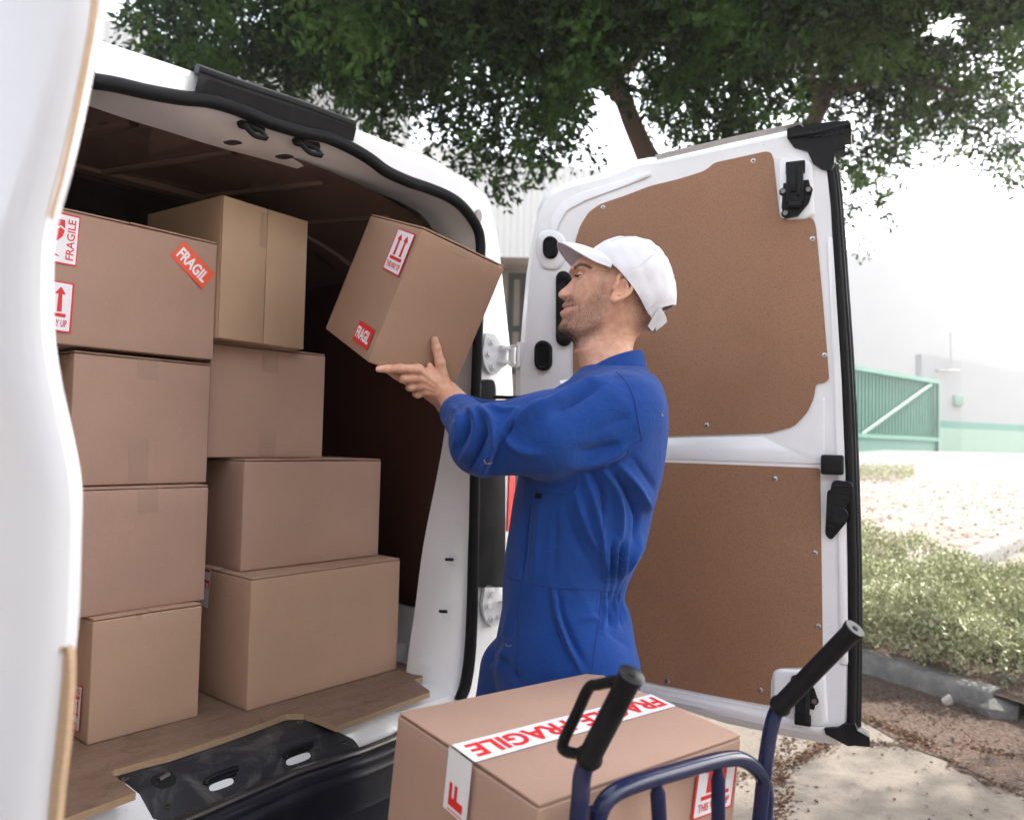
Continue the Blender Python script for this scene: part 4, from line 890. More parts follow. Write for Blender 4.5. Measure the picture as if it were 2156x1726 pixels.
def handf(P):
    d = capsule(P, wr, wr*.6+EL*.4, .0262, .0345); d = smin(d, capsule(P, wr*.6+EL*.4, EL, .0345, .040), .01)
    d = smin(d, capsule(P, wr+[.010, 0, -.004], wr*.8+EL*.2+[.008, 0, 0], .021, .026), .01)
    for k_, (J_, r_) in FJ.items():
        if k_ != 'thumb':
            a = wr*.8+J_[0]*.2; d = smin(d, capsule(P, a, J_[0], .017, r_[0]*1.0), .010)
            kd_ = np.linalg.norm(P-(J_[0]+fn*.0065), axis=-1)-.0062; d = smin(d, kd_, .007)
    J_, r_ = FJ['thumb']; d = smin(d, capsule(P, wr*.65+J_[0]*.35, J_[0], .018, .0145), .012)
    d = smin(d, capsule(P, J_[0]*.7+FJ['index'][0][0]*.3, J_[1]*.55+FJ['index'][0][0]*.45+fn*-.004, .011, .006), .012)
    for k_, (J_, r_) in FJ.items():
        g = None
        for i in range(3):
            q = capsule(P, J_[i], J_[i+1], r_[i], r_[i+1]*.98); g = q if g is None else smin(g, q, .003)
            if i: g = smin(g, np.linalg.norm(P-J_[i]-fn*.0012, axis=-1)-r_[i]*1.06, .003)
        d = smin(d, g, .005)
    # tendons on the back of the hand
    for k_ in ('index', 'middle', 'ring', 'pinky'):
        a = FJ[k_][0][0]+fn*.010; b = wr+fn*.020+(FJ[k_][0][0]-wr)*.15; d = smin(d, capsule(P, a, b, .0020, .0016), .006)
    return d
lo = np.minimum(hp(785, 700, .03), EL)-.06; hi = np.maximum(np.maximum(hp(950, 850, .04), EL), hp(915, 700, -.04))+.06
V, Fq = sdf_mesh(handf, lo, hi, .0022); V = lap(V, Fq, 1, .5); bodyV.append(V); bodyF.append(Fq.tolist())
# far arm and hand, palm up under the far edge of the box
up_b = held.R[:, 2]; ew = held.R[:, 0]; dw = held.R[:, 1]
fc = held.W(held.d[0]*.74, held.d[1]*.80, 0)-up_b*.020; wr2 = at(940, 852, 2.0); EL2 = at(1030, 882, 2.02)
def handf2(P):
    d = capsule(P, wr2, wr2*.5+EL2*.5, .026, .033); d = smin(d, capsule(P, wr2*.5+EL2*.5, EL2, .033, .038), .01); d = smin(d, capsule(P, wr2, fc+ew*.02, .022, .018), .012)
    for i, l in enumerate((.062, .072, .067, .052)):
        b = fc+dw*(-.030+.021*i); k0 = b-ew*.03; k1 = k0-ew*l*.55-up_b*.004; k2 = k1-ew*l*.5+up_b*.002
        d = smin(d, capsule(P, wr2*.4+b*.6, k0, .013, .0105), .008); d = smin(d, capsule(P, k0, k1, .0105, .009), .003); d = smin(d, capsule(P, k1, k2, .009, .0075), .003)
    d = smin(d, capsule(P, fc+ew*.02-dw*.02, fc-dw*.055-ew*.01, .013, .010), .008); d = smin(d, capsule(P, fc-dw*.055-ew*.01, fc-dw*.062-ew*.04, .010, .0085), .003)
    return d
V, Fq = sdf_mesh(handf2, np.minimum(np.minimum(wr2, fc), EL2)-.16, np.maximum(np.maximum(wr2, fc), EL2)+.08, .0035); V = lap(V, Fq, 1, .5); bodyV.append(V); bodyF.append(Fq.tolist())
# --- trunk and limbs of the body under the coverall
TS = np.array([(770,1228,1352,.070),(785,1212,1368,.105),(800,1196,1380,.150),(818,1180,1388,.180),(850,1150,1398,.200),(900,1125,1400,.205),(957,1105,1394,.200),(1002,1092,1388,.190),(1052,1083,1373,.182),(1100,1076,1363,.176),(1149,1067,1355,.170),(1183,1062,1335,.163),(1212,1059,1320,.158),(1236,1058,1311,.156),(1254,1058,1309,.158),(1281,1058,1322,.166),(1318,1052,1331,.175),(1363,1044,1336,.182),(1420,1040,1333,.185),(1500,1050,1322,.18)], float)
tz = np.array([at(1200, y, PD)[2] for y in TS[:, 0]]); txl = np.array([at(a, y, PD)[0] for a, y in TS[:, [1, 0]]]); txr = np.array([at(a, y, PD)[0] for a, y in TS[:, [2, 0]]]); o_ = np.argsort(tz)
tz, txl, txr, tb = tz[o_], txl[o_], txr[o_], TS[o_, 3]
def torso(P, shrink=0.):
    z = P[..., 2]; a0, a1, b = np.interp(z, tz, txl), np.interp(z, tz, txr), np.interp(z, tz, tb)-shrink; a = (a1-a0)/2-shrink; c = (a0+a1)/2; yy = P[..., 1]-PD; xx = P[..., 0]-c
    k = (np.abs(xx/a)**2.4+np.abs(yy/b)**2.4)**(1/2.4); d = (k-1)*np.minimum(a, b)*.9; d = np.maximum(d, z-tz[-1]); return np.maximum(d, tz[0]-z)
SH, MI, EB, CU = at(1306, 876, 1.55), at(1151, 914, 1.51), at(1021, 929, 1.53), at(970, 869, 1.675)
SH2, EB2, CU2 = at(1225, 880, 1.84), at(1050, 893, 1.98), at(980, 862, 1.99)
hipn, hipf = at(1230, 1420, 1.58), at(1140, 1420, 1.79); kn_, kf_ = np.array([hipn[0]+.01, 1.60, .50]), np.array([hipf[0]-.10, 1.80, .50]); an_, af_ = np.array([hipn[0]+.05, 1.62, .10]), np.array([hipf[0]-.12, 1.82, .10])
def bodyf(P):
    d = torso(P, .028)
    for a, b, r0, r1 in ((SH, EL, .055, .042), (SH2, EL2, .055, .042), (hipn, kn_, .075, .055), (hipf, kf_, .075, .055), (kn_, an_, .05, .036), (kf_, af_, .05, .036)): d = smin(d, capsule(P, a, b, r0, r1), .02)
    return d
V, Fq = sdf_mesh(bodyf, (-.25, 1.38, .06), (.42, 2.12, 1.46), .014); bodyV.append(V); bodyF.append(Fq.tolist())
off_ = 0; FF = []
for v, f in zip(bodyV, bodyF): FF += [[i+off_ for i in q] for q in f]; off_ += len(v)
body = part('body', np.vstack(bodyV), FF, M['skin'], man, True)
for k_, a in attrs.items():
    at_ = body.data.attributes.new(k_, 'FLOAT', 'POINT'); arr = np.zeros(off_, np.float32); arr[:len(a)] = a; at_.data.foreach_set('value', arr)
def mpart(name, mb, mats, **k): return mb.build(name, mats, man, **k)
# eyes : balls, lids and lashes
for sg in (1, -1):
    c = at(1223.5, 588.5, PD); c[1] = PD-sg*.0305
    bm = bmesh.new(); bmesh.ops.create_uvsphere(bm, u_segments=24, v_segments=16, radius=.0115); V = [np.array(v.co)+c for v in bm.verts]; bm.verts.index_update(); F = [[v.index for v in f.verts] for f in bm.faces]; bm.free()
    mi = [1 if np.mean([V[i][0] for i in f]) < c[0]-.0078 else 0 for f in F]; part('eye', V, F, [M['eye_white'], M['eye_dark']], man, True, mi)
    lid = []
    for a0, a1 in ((.13, 1.3), (-1.3, -.22)):
        g = [[c+.0125*np.array([-math.cos(el)*math.cos(az), -sg*math.cos(el)*math.sin(az), math.sin(el)]) for az in np.linspace(-1.4, 1.5, 16)] for el in np.linspace(a0, a1, 7)]; mb = MB(); mb.grid(np.array(g)); mpart('eyelid', mb, M['skin'])
    mb = MB(); e_ = [c+.0131*np.array([-math.cos(.12)*math.cos(az), -sg*math.cos(.12)*math.sin(az), math.sin(.12)]) for az in np.linspace(-.9, 1.2, 12)]; mb.tube(e_, .0007, 5); 
    for q in e_: mb.tube([q, q+np.array([-.0065, 0, -.001])], [.0005, .0001], 3)
    mpart('eyelashes', mb, M['hair_dark'])
# brow and beard hairs
r1 = np.random.RandomState(77); mb = MB(); HVf = HV.reshape(-1, 3); cx_ = np.array([at(1300, 640, PD)[0], PD, at(1300, 640, PD)[2]])
HN = HVf-cx_; HN /= np.linalg.norm(HN, axis=1)[:, None]
pr = (np.maximum(beard*1.0, 0)*(HPf[:, 0] < 1290)+brow*2.0)*(HPf[:, 2] < .035); pr /= pr.sum()
hv = []; hf = []
for i in r1.choice(len(HVf), 7000, p=pr):
    p = HVf[i]+r1.normal(0, .0006, 3); L = r1.uniform(.0025, .006); d = HN[i]*.55+np.array([.35, 0, -.8 if brow[i] < .3 else .1])+r1.normal(0, .25, 3); d /= np.linalg.norm(d); w_ = np.cross(d, [0, 1, 0]); w_ = w_/np.linalg.norm(w_)*.00017; k0 = len(hv)
    hv += [p-w_, p+w_, p+d*L]; hf.append([k0, k0+1, k0+2])
part('beard', hv, hf, M['hair_dark'], man, False)
# nails
for k_, w_, dirn in (('thumb', .0062, fn*.9+np.array([.15, -.2, 0])), ('index', .0050, fn)):
    J_, r_ = FJ[k_]; ax = J_[3]-J_[2]; ax /= np.linalg.norm(ax); n_ = dirn-ax*(dirn@ax); n_ /= np.linalg.norm(n_); s_ = np.cross(ax, n_); c = J_[3]+ax*.001+n_*(r_[3]*.90)
    g = [[c+ax*(v*.0062)+s_*(math.sin(u)*w_)+n_*((math.cos(u)-1)*w_*.8+.0010-.0006*v*v) for u in np.linspace(-1, 1, 9)] for v in np.linspace(-1, 1, 7)]; mb = MB(); mb.grid(np.array(g)); mpart('fingernail', mb, M['nail'])
# --- coverall
def cov(P):
    d = torso(P)
    n_ = .5*np.sin(P[..., 0]*26+P[..., 2]*9)*np.sin(P[..., 1]*21+P[..., 2]*14)+.5*np.sin(P[..., 2]*33+P[..., 1]*17)*np.sin(P[..., 0]*31)
    q = capsule(P, SH, MI, .082, .081); q = smin(q, capsule(P, MI, EB, .080, .066), .02); q = smin(q, capsule(P, EB, CU, .062, .043), .03)
    d = smin(d, q, .022)
    q = capsule(P, SH2, EB2, .080, .058); q = smin(q, capsule(P, EB2, CU2, .055, .040), .02); d = smin(d, q, .02)
    q = capsule(P, hipn, kn_, .108, .092); q = smin(q, capsule(P, kn_, an_, .09, .085), .02); d = smin(d, q, .03)
    q = capsule(P, hipf+[-.04, 0, 0], kf_, .100, .09); q = smin(q, capsule(P, kf_, af_, .09, .085), .02); d = smin(d, q, .03)
    for c_, dr in ((CU, CU-EB), (CU2, CU2-EB2)):                                        # open cuffs
        dr = dr/np.linalg.norm(dr); s_ = (P-c_)@dr; rr_ = np.linalg.norm(P-c_-s_[..., None]*dr, axis=-1); ball = np.linalg.norm(P-c_, axis=-1) < .09
        d = np.where(ball, np.maximum(d, s_-.012), d); hole = np.maximum(rr_-.034, -s_-.03); d = np.where(ball, np.maximum(d, -hole), d)
    return d+.0028*n_
V, Fq = sdf_mesh(cov, (-.27, 1.36, .09), (.46, 2.16, 1.52), .0048); V = lap(V, Fq, 1, .5); N = vnormals(V, Fq)
Pp = project(V); vd = V-CO; vd /= np.linalg.norm(vd, axis=1)[:, None]; fac = np.clip(-(N*vd).sum(1)*2.2, 0, 1)
FOLD = [([(120,260),(165,310),(150,400),(118,470)], 3.5, 6), ([(180,255),(232,320),(222,430),(150,530)], 4.5, 7), ([(235,262),(300,320),(325,410),(300,480),(250,575)], 7.0, 9), ([(350,370),(400,440),(470,470),(540,470)], 3.5, 9),
 ([(345,400),(330,480),(300,560)], -3.5, 6), ([(205,300),(190,380),(150,470)], -5.0, 5), ([(262,300),(280,380),(250,470),(200,560)], -6.0, 5), ([(440,262),(400,320),(365,385)], 3.5, 7), ([(420,330),(380,380),(352,450)], -4, 5), ([(560,240),(470,290),(410,350)], 3.5, 8),
 ([(870,105),(780,150),(640,215),(520,280),(440,350)], 5, 11), ([(820,160),(700,225),(600,290)], -3.5, 8), ([(940,440),(860,490),(760,520),(640,540)], 4, 12), ([(900,430),(800,455),(680,470)], -3, 10), ([(960,300),(880,330),(760,390)], -2.2, 14), ([(300,250),(350,270),(420,265)], 3, 5),
 ([(730,560),(780,700),(815,880),(830,1040)], 4, 8), ([(760,545),(812,650),(822,760)], -3.5, 6), ([(810,540),(880,640),(900,760),(895,900)], 5, 9), ([(850,545),(930,660),(975,770),(960,900)], -4.5, 7), ([(890,520),(970,620),(1010,700),(1040,760)], 5, 9), ([(940,480),(1030,600),(1060,660)], -3, 9), ([(1000,860),(960,930),(915,1040)], 4.5, 7), ([(690,640),(730,780),(800,940)], 4, 9), ([(640,690),(690,860),(760,980)], -2.5, 10),
 ([(480,680),(460,860),(445,1060)], -3.5, 7), ([(530,690),(520,880),(500,1060)], 2.5, 9), ([(600,700),(600,880),(590,1060)], -2.0, 10), ([(410,620),(400,780),(385,930)], 3, 8),
 ([(845,880),(842,1060)], 3, 4), ([(858,900),(856,1060)], -3.5, 3.5), ([(880,850),(872,1060)], 3.5, 4), ([(900,880),(886,1060)], -3.5, 3.5), ([(930,860),(900,1060)], 3.5, 4),
 ([(835,1135),(815,1300)], 3, 5), ([(855,1135),(850,1290)], -3, 4), ([(872,1135),(885,1290)], 3, 5), ([(885,1135),(912,1270)], -3, 4), ([(900,1140),(935,1250)], 3, 5),
 ([(590,1095),(610,1220),(650,1340),(722,1480)], 4.5, 6), ([(610,1110),(632,1220),(680,1340),(745,1470)], -3.5, 6), ([(700,1240),(770,1232),(800,1245)], 2.5, 7), ([(840,1300),(900,1330),(955,1370)], -2.5, 8), ([(350,1310),(325,1380),(290,1450)], -4.5, 7), ([(380,1350),(350,1430),(330,1520)], 3.5, 8), ([(400,1150),(380,1260),(360,1330)], 2.5, 10), ([(310,1400),(380,1450),(440,1540)], -2.5, 8)]
disp = np.zeros(len(V))
vis = (V[:, 1] < 1.78)
for pts, amp, w_ in FOLD:
    P2 = spline(Z3(pts), 14); bb = (Pp[:, 0] > P2[:, 0].min()-40) & (Pp[:, 0] < P2[:, 0].max()+40) & (Pp[:, 1] > P2[:, 1].min()-40) & (Pp[:, 1] < P2[:, 1].max()+40) & vis & (fac > 0)
    ii = np.where(bb)[0]; d, t = polydist(Pp[ii], [tuple(p) for p in P2]); disp[ii] += amp*.001*(3.6 if abs(amp) > 3 else 2.8)*np.exp(-np.abs(d/(w_*.8))**1.5)*np.clip(np.sin(np.pi*np.clip(t, .02, .98))**.6, 0, 1)
# broad irregular creases of the cloth : domain-warped ridges
def ridg(P, s, ph): 
    q = P*s; w1 = np.sin(q[:, 1]*1.3+ph)+np.sin(q[:, 2]*.9+2*ph); w2 = np.sin(q[:, 0]*1.1+ph*3)+np.sin(q[:, 1]*.7+ph)
    return 1-2*np.abs(np.sin(q[:, 0]+w1+ph)*np.cos(q[:, 2]*.8+w2))
armw = np.clip((1300-Pp[:, 0])/90, 0, 1)*((Pp[:, 1] < 1012))*(V[:, 1] < 1.75)
disp += .0042*armw*ridg(V@np.array([[.9, 0, .43], [0, 1, 0], [-.43, 0, .9]]), 24, 1.3)*np.clip((1180-Pp[:, 0])/150, .25, 1)
disp += .0020*ridg(V, 19, .4)
# fine gathers round the elastic waist
ang = np.arctan2(V[:, 1]-PD, V[:, 0]-.1); wz = at(1290, 1238, PD)[2]; bw = np.clip((Pp[:, 0]-1262)/14, 0, 1)*np.exp(-((V[:, 2]-wz)/.034)**2)
disp += .0026*np.sin(ang*62)*bw*(np.linalg.norm(V[:, :2]-np.array([.1, PD]), axis=1) < .3)
V = V+N*(disp*fac)[:, None]
cover = part('coverall', V, Fq.tolist(), M['blue_cloth'], man, True)
bvh = BVHTree.FromPolygons([tuple(v) for v in V], Fq.tolist())
def hit(px, py, o=.0006):
    d = Vector(ray(px, py)); d.normalize(); r_ = bvh.ray_cast(Vector(CO), d)
    return None if r_[0] is None else np.array(r_[0])-np.array(d)*o
def seam(pts, r=.0011, mat='blue_seam', n=60, name='seam', raw=False, stitch=True):
    P2 = spline(pts if raw else Z3(pts), n); P = [hit(*q) for q in P2]; P = [p for p in P if p is not None]; run = [P[0]]; mb = MB()
    for p in P[1:]:
        if np.linalg.norm(p-run[-1]) > .04:
            if len(run) > 2: mb.tube(run, r, 5)
            run = []
        run.append(p)
    if len(run) > 2: mb.tube(run, r, 5)
    if mb.V: o = mb.build(name, M[mat], None); o.data.transform(WM[man.name].inverted()); o.parent = cover
for pts in ([(822,530),(826,700),(820,900),(820,1068)], [(812,1110),(800,1250),(785,1360),(770,1480)], [(362,1038),(440,1062),(582,1090),(700,1098),(820,1102)], [(822,1072),(865,1066),(912,1070)], [(822,1112),(865,1108),(908,1110)], [(822,1140),(865,1136),(905,1132)],
  [(880,100),(925,145),(958,210),(975,290),(988,360),(998,415)], [(998,415),(940,448),(930,485),(880,515),(800,530)], [(440,1075),(432,1200),(428,1350),(424,1500)], [(500,640),(482,760),(462,900),(448,1062)], [(510,610),(514,652),(572,660),(630,667),(665,650),(697,628),(697,560)], [(583,1090),(598,1200),(650,1340),(718,1485)], [(570,1090),(583,1200),(633,1340),(690,1440)]):
    seam(pts)
seam([(272,505),(282,522),(310,520)], .0008, 'card_tan', 10, 'thread'); seam([(1090,290),(1093,302),(1098,300)], .0007, 'card_tan', 8, 'thread'); seam([(372,1352),(380,1362),(398,1358)], .0007, 'card_tan', 8, 'thread')
# zip garage / chest tag
tg = [hit(*q) for q in Z3([(508,656),(538,664),(534,686),(505,680)])]; mb = MB(); mb.prism([p+np.array([0, -.002, 0]) for p in tg], (0, .003, 0)); mb.build('tag', M['black_plastic'], man)
# collar band, lapels and the white undershirt
def ring(front, back, b_, dz=0, n=48, yo=0):
    a = at(*front, PD); b = at(*back, PD); c = (a+b)/2; ax = (b-a)/2; return np.array([c+ax*math.cos(t)+np.array([0, b_*math.sin(t), dz*abs(math.sin(t))]) for t in np.linspace(math.pi*1.03, 3*math.pi*.99-.1, n)])
r0 = ring((1224,798), (1346,752), .062, .010); r1_ = ring((1219,795), (1354,746), .068, .016); r2 = ring((1206,806), (1360,772), .086, .006); r3 = ring((1200,814), (1361,784), .094, -.006)
mb = MB(); mb.grid(np.stack([r0-[0, 0, .03], r0, r1_*.5+r0*.5+[0, 0, .004], r1_, r2*.5+r1_*.5+[0, 0, .003], r2, r3, r3-[0, 0, .004]])); mpart('collar', mb, M['blue_cloth'], label=None)
q0 = ring((1226,792), (1344,747), .0585, .012); q1 = ring((1222,800), (1345,760), .060, .004); mb = MB(); mb.grid(np.stack([q0, q1-[0, 0, .02]])); mb.tube(q0, .0022, 6); mpart('undershirt', mb, M['white_cloth'])
mb = MB(); lp = [at(x, y, d_) for x, y, d_ in ((1221,788,1.60),(1196,800,1.585),(1150,828,1.56),(1188,822,1.545),(1196,835,1.53),(1232,800,1.555))]; mb.prism(lp, (0, .004, 0)); mpart('lapel', mb, M['blue_cloth'])
mb = MB(); lp = [at(x, y, d_) for x, y, d_ in ((1178,801,1.62),(1212,797,1.60),(1205,808,1.60),(1182,810,1.61))]; mb.prism(lp, (0, .004, 0)); mpart('undershirt', mb, M['white_cloth'])
# boots
for a_ in (an_, af_):
    V, Fq = sdf_mesh(lambda P: smin(smin(ellip(P, a_+[-.075, 0, -.052], (.145, .05, .045)), capsule(P, a_+[0, 0, -.03], a_+[0, 0, .08], .05, .052), .03), 9.0*np.ones(P.shape[:-1]), .001), a_-.24, a_+.2, .009); V = V[:]; V[:, 2] = np.maximum(V[:, 2], .004); part('boot', V, Fq.tolist(), M['black_plastic'], man, True)
# --- cap
co_ = np.array([1300., 606.]); ka = np.array([.75, -.66]); ka /= np.linalg.norm(ka); fa = np.array([-.66, -.75]); fa /= np.linalg.norm(fa)
outc = np.array([(1215,566),(1222,545),(1232,534),(1242,527.5),(1256,517),(1272,508.5),(1290,502),(1310,499),(1330,500),(1350,504.5),(1368,512),(1386,523),(1398,539),(1409,560),(1417,585),(1422,610),(1424,630),(1421,650),(1412,664),(1396,680),(1384,690)], float)
rel = outc-co_; ph = np.arctan2(rel@fa, rel@ka); rr_ = np.linalg.norm(rel, axis=1); o_ = np.argsort(ph); ph, rr_ = ph[o_], rr_[o_]
kw, fw_ = np.array([ka[0], 0, -ka[1]]), np.array([fa[0], 0, -fa[1]]); O3 = at(*co_, PD)
def cap_pt(psi, phi, o=0.):
    # psi: 0 front, pi/2 near side (camera), pi back
    cs = math.cos(psi); Rs = np.interp(phi if cs >= 0 else -phi, ph, rr_)*mpp; s2_ = math.sin(phi)**2; Rl = 118*mpp*(1-s2_)+.094*s2_+.006*math.sin(2*phi); Rr = 1/math.sqrt(cs*cs/Rs**2+(1-cs*cs)/Rl**2)+o
    n = sum(math.exp(-(((psi/(math.pi/3)-q+.5) % 6-.0)-0)**2/.004) for q in range(0))
    return O3+Rr*(kw*math.cos(phi)+math.sin(phi)*(fw_*cs+np.array([0, -1, 0])*math.sin(psi)))
NPS, NPH = 120, 34; Gc = np.zeros((NPH, NPS, 3)); rim = []
rn = np.random.RandomState(3)
for j in range(NPS):
    psi = 2*math.pi*j/NPS; a_b = abs(((psi-math.pi+math.pi) % (2*math.pi))-math.pi); 
    phm = 1.57+.05*math.cos(2*psi)
    if a_b < .62: phm = phm-.62*math.sqrt(max(0, 1-(a_b/.62)**2))                       # arch above the strap
    for i in range(NPH):
        phi = .02+(phm-.02)*i/(NPH-1); seamd = min(abs(((psi-q*math.pi/3-math.pi/6+math.pi) % (2*math.pi))-math.pi) for q in range(6)); o = -.0013*math.exp(-(seamd*math.sin(phi)/.03)**2)+.0016*math.sin(phi*7+psi*3)*math.sin(psi*5+1)+.0010*math.sin(phi*15-psi*9)*math.sin(psi*3+phi*5)
        Gc[i, j] = cap_pt(psi, phi, o)
    rim.append(Gc[-1, j])
Gi = O3+(Gc-O3)*.972
mb = MB(); mb.grid(Gc, closeu=True, flip=True); mb.grid(Gi, closeu=True); mb.grid(np.stack([Gc[-1], Gi[-1]]), closeu=True); mb.add([Gc[0].mean(0)]+list(Gc[0]), [[0, 1+j, 1+(j+1) % NPS] for j in range(NPS)])
cap = mb.build('cap', M['cap_cloth'], man, sharp=60)
def cpart(name, mb, mat): o = mb.build(name, mat, None); o.data.transform(WM[man.name].inverted()); o.parent = cap; return o
b_ = cap_pt(0, .02); mb = MB(); mb.tube([b_-kw*.002, b_+kw*.003, b_+kw*.0045], [.007, .0065, .003], 14); cpart('button', mb, M['cap_cloth'])
for q in range(6):
    psi = q*math.pi/3+math.pi/6; mb = MB(); mb.tube([cap_pt(psi, p_, -.0004) for p_ in np.linspace(.05, 1.5 if abs(psi-math.pi) > .6 else .9, 30)], .0011, 5); cpart('panel_seam', mb, M['cap_cloth'])
for psi, p_ in ((math.pi/2-.1, .62), (math.pi*.82, .62), (math.pi*.18, .62)):
    c = cap_pt(psi, p_, .0004); mb = MB(); nn_ = (c-O3)/np.linalg.norm(c-O3); mb.tube([c, c+nn_*.0012], .0035, 10); cpart('eyelet', mb, M['cap_cloth'])
mb = MB(); st = [[cap_pt(math.pi+a, 1.58+dv, .0015+.003*math.cos(a*2)) for dv in (-.25, -.16, -.07, -.01)] for a in np.linspace(-.72, .72, 24)]; mb.grid(np.array(st)); mb.grid(O3+(np.array(st)-O3)*.985)
tail = [cap_pt(math.pi-.66, 1.36, .004), cap_pt(math.pi-.42, 1.42, .006), cap_pt(math.pi-.24, 1.66, .006), cap_pt(math.pi-.46, 1.70, .005)]; mb.prism(tail, (0, -.003, 0)); cpart('strap', mb, M['cap_cloth'])
# brim
fdir = np.array([-.972, 0, .20]); fdir /= np.linalg.norm(fdir); Gb = []; ups = np.cross(fdir, [0, 1, 0]); ups = ups if ups[2] > 0 else -ups
for psi in np.linspace(-1.12, 1.12, 41):
    r_ = cap_pt(psi, 1.50 if abs(psi) < .9 else 1.50, .001); a = abs(psi)/1.12; L = .071*math.sqrt(max(0, 1-a**2.6)); Gb.append([r_+fdir*L*s+ups*(.004*math.sin(math.pi*s)-.010*s*a*a) for s in np.linspace(0, 1, 16)])
Gb = np.array(Gb); mb = MB(); mb.grid(Gb); mb.grid(Gb-ups*.0028, flip=True); mb.grid(np.stack([Gb[:, -1], Gb[:, -1]-ups*.0028])); mb.tube(Gb[:, -1]-ups*.0014, .0019, 6)
cpart('brim', mb, M['cap_cloth'])
# ------------------------------------------------------------------ ground
def sstep(a, b, x): t = np.clip((np.asarray(x, float)-a)/(b-a), 0, 1); return t*t*(3-2*t)
def gz(x, y):
    x = np.asarray(x, float); y = np.asarray(y, float)
    return .073*np.clip(y-3.0, 0, 17)*sstep(.6, 2.6, x)
def ground_at(px, py, dz=0.0):
    d = ray(px, py); t = 1.0
    lo, hi = .5, 80.0
    ts = np.linspace(lo, hi, 4000); P = CO+ts[:, None]*d; h = P[:, 2]-gz(P[:, 0], P[:, 1])-dz; i = np.argmax(h < 0)
    if h[i] >= 0: i = len(ts)-1
    return P[i]
def struct(name, V, F, m, smooth=True): o = part(name, V, F, m, None, smooth); o['kind'] = 'structure'; return o
# kerb line (front top edge) in world xy, from pixels
K1 = [ground_at(x, y)[:2] for x, y in ((1760,1408),(1804,1419.6),(1880,1440),(1974,1473),(2072,1506))]
kd = K1[-1]-K1[0]; kd /= np.linalg.norm(kd); K0 = K1[0]-kd*9; Kline = np.array([K0]+K1)
kn = np.array([-kd[1], kd[0]]); kn = kn if kn[0] > 0 else -kn
# second kerb far off
S1 = [ground_at(x, y, .115)[:2] for x, y in ((1985,1200),(2060,1172),(2160,1130),(2300,1070))]
gx = np.concatenate([np.linspace(-60, -4, 16), np.linspace(-3.5, 8, 70), np.linspace(9, 90, 24)])
gy = np.concatenate([np.linspace(-30, -1, 8), np.linspace(0, 24, 90), np.linspace(27, 200, 20)])
X_, Y_ = np.meshgrid(gx, gy, indexing='ij'); G = np.stack([X_, Y_, gz(X_, Y_)], -1)
k = NT('concrete', .85, spec=.2)
b1_ = k.noise(1.1, 6, .65); b2_ = k.noise(38, 5, .7); b3_ = k.noise(300, 2, .6)
a = k.mix(k.ramp(b1_, [(.3, 0.0), (.72, 1.0)]), (.17, .147, .123), (.235, .21, .182)); a = k.mix(k.ramp(b2_, [(.35, .75), (.62, 0.0)]), a, (.23, .19, .155)); a = k.mix(k.ramp(b3_, [(.3, .5), (.5, 0.0)]), a, (.14, .11, .09))
b4_ = k.ramp(k.noise(4.5, 6, .7, (1, 1, 1), 1.5), [(.52, 0.0), (.66, .55)]); a = k.mix(b4_, a, (.13, .105, .085)); k.col(a); k.bump(k.math('ADD', b2_, k.math('MULTIPLY', b3_, .5)), .8, .008); M['concrete'] = k.m
mb = MB(); mb.grid(G); struct('pavement', mb.V, mb.F, M['concrete'])
k = NT('soil', .95, spec=.1); f = k.noise(7, 6, .7); f2 = k.ramp(k.noise(60, 5, .75), [(.4, 0.0), (.6, 1.0)])
a = k.mix(f, (.055, .034, .027), (.12, .085, .07)); a = k.mix(k.math('MULTIPLY', f2, .4), a, (.30, .235, .19)); k.col(a); k.bump(k.noise(50, 6, .7), .9, .02); M['soil'] = k.m
k = NT('kerb', .8, spec=.2); f = k.noise(9, 6, .7); f2 = k.noise(120, 4, .7); a = k.mix(k.ramp(f, [(.3, 0.0), (.7, 1.0)]), (.12, .118, .115), (.27, .26, .245)); a = k.mix(k.ramp(f2, [(.3, .5), (.5, 0.0)]), a, (.12, .11, .10)); k.col(a); k.bump(k.math('ADD', f, f2), .7, .012); M['kerb'] = k.m
simple('asphalt_light', (.15, .142, .135), .9, nz=.12, bump=.3, sc=8)
simple('litter_a', (.075, .032, .016), .9, spec=.1, nz=.3); simple('litter_b', (.14, .085, .045), .9, spec=.1, nz=.3); simple('litter_c', (.04, .022, .015), .9, spec=.1); simple('pebble', (.45, .42, .38), .9, nz=.2)
# planted bed behind the kerb : raised soil
KH_ = .115
def bed_pt(p): return (p[0], p[1], float(gz(p[0], p[1]))+KH_-.02)
L_, r_ = 40, 30
al = np.linspace(-6, 3.5, 60); ac = np.linspace(.05, 9, 50)
P0 = K1[0]; G = np.array([[bed_pt(P0+kd*s_+kn*t_) for t_ in ac] for s_ in al])
sline = np.array(S1); 
mb = MB(); mb.grid(G); struct('planting_soil', mb.V, mb.F, M['soil'])
# kerb stone with worn top, broken end
mb = MB()
def kerbseg(A, B, w_=.16, h0=KH_, dirn=None, n=24, mat=0):
    A, B = np.array(A), np.array(B); d = (B-A)/np.linalg.norm(B-A); nn = np.array([-d[1], d[0]]); nn = nn if nn @ kn > 0 else -nn; rows_ = []
    for t in np.linspace(0, 1, n):
        p = A+(B-A)*t; r1 = np.random.RandomState(int(t*1000)).uniform(-.006, .006, 5); z = float(gz(*p)); rows_.append([(*(p), z-.1), (*(p+nn*r1[0]), z+h0*.55), (*(p+nn*(.006+r1[1])), z+h0-.016+r1[2]), (*(p+nn*.028), z+h0+r1[3]*.4), (*(p+nn*w_*.8), z+h0+r1[4]*.5), (*(p+nn*w_), z+h0-.03), (*(p+nn*w_), z-.1)])
    mb.grid(np.array(rows_)); mb.add(rows_[-1], [list(range(7))]); mb.add(rows_[0], [list(range(7))[::-1]])
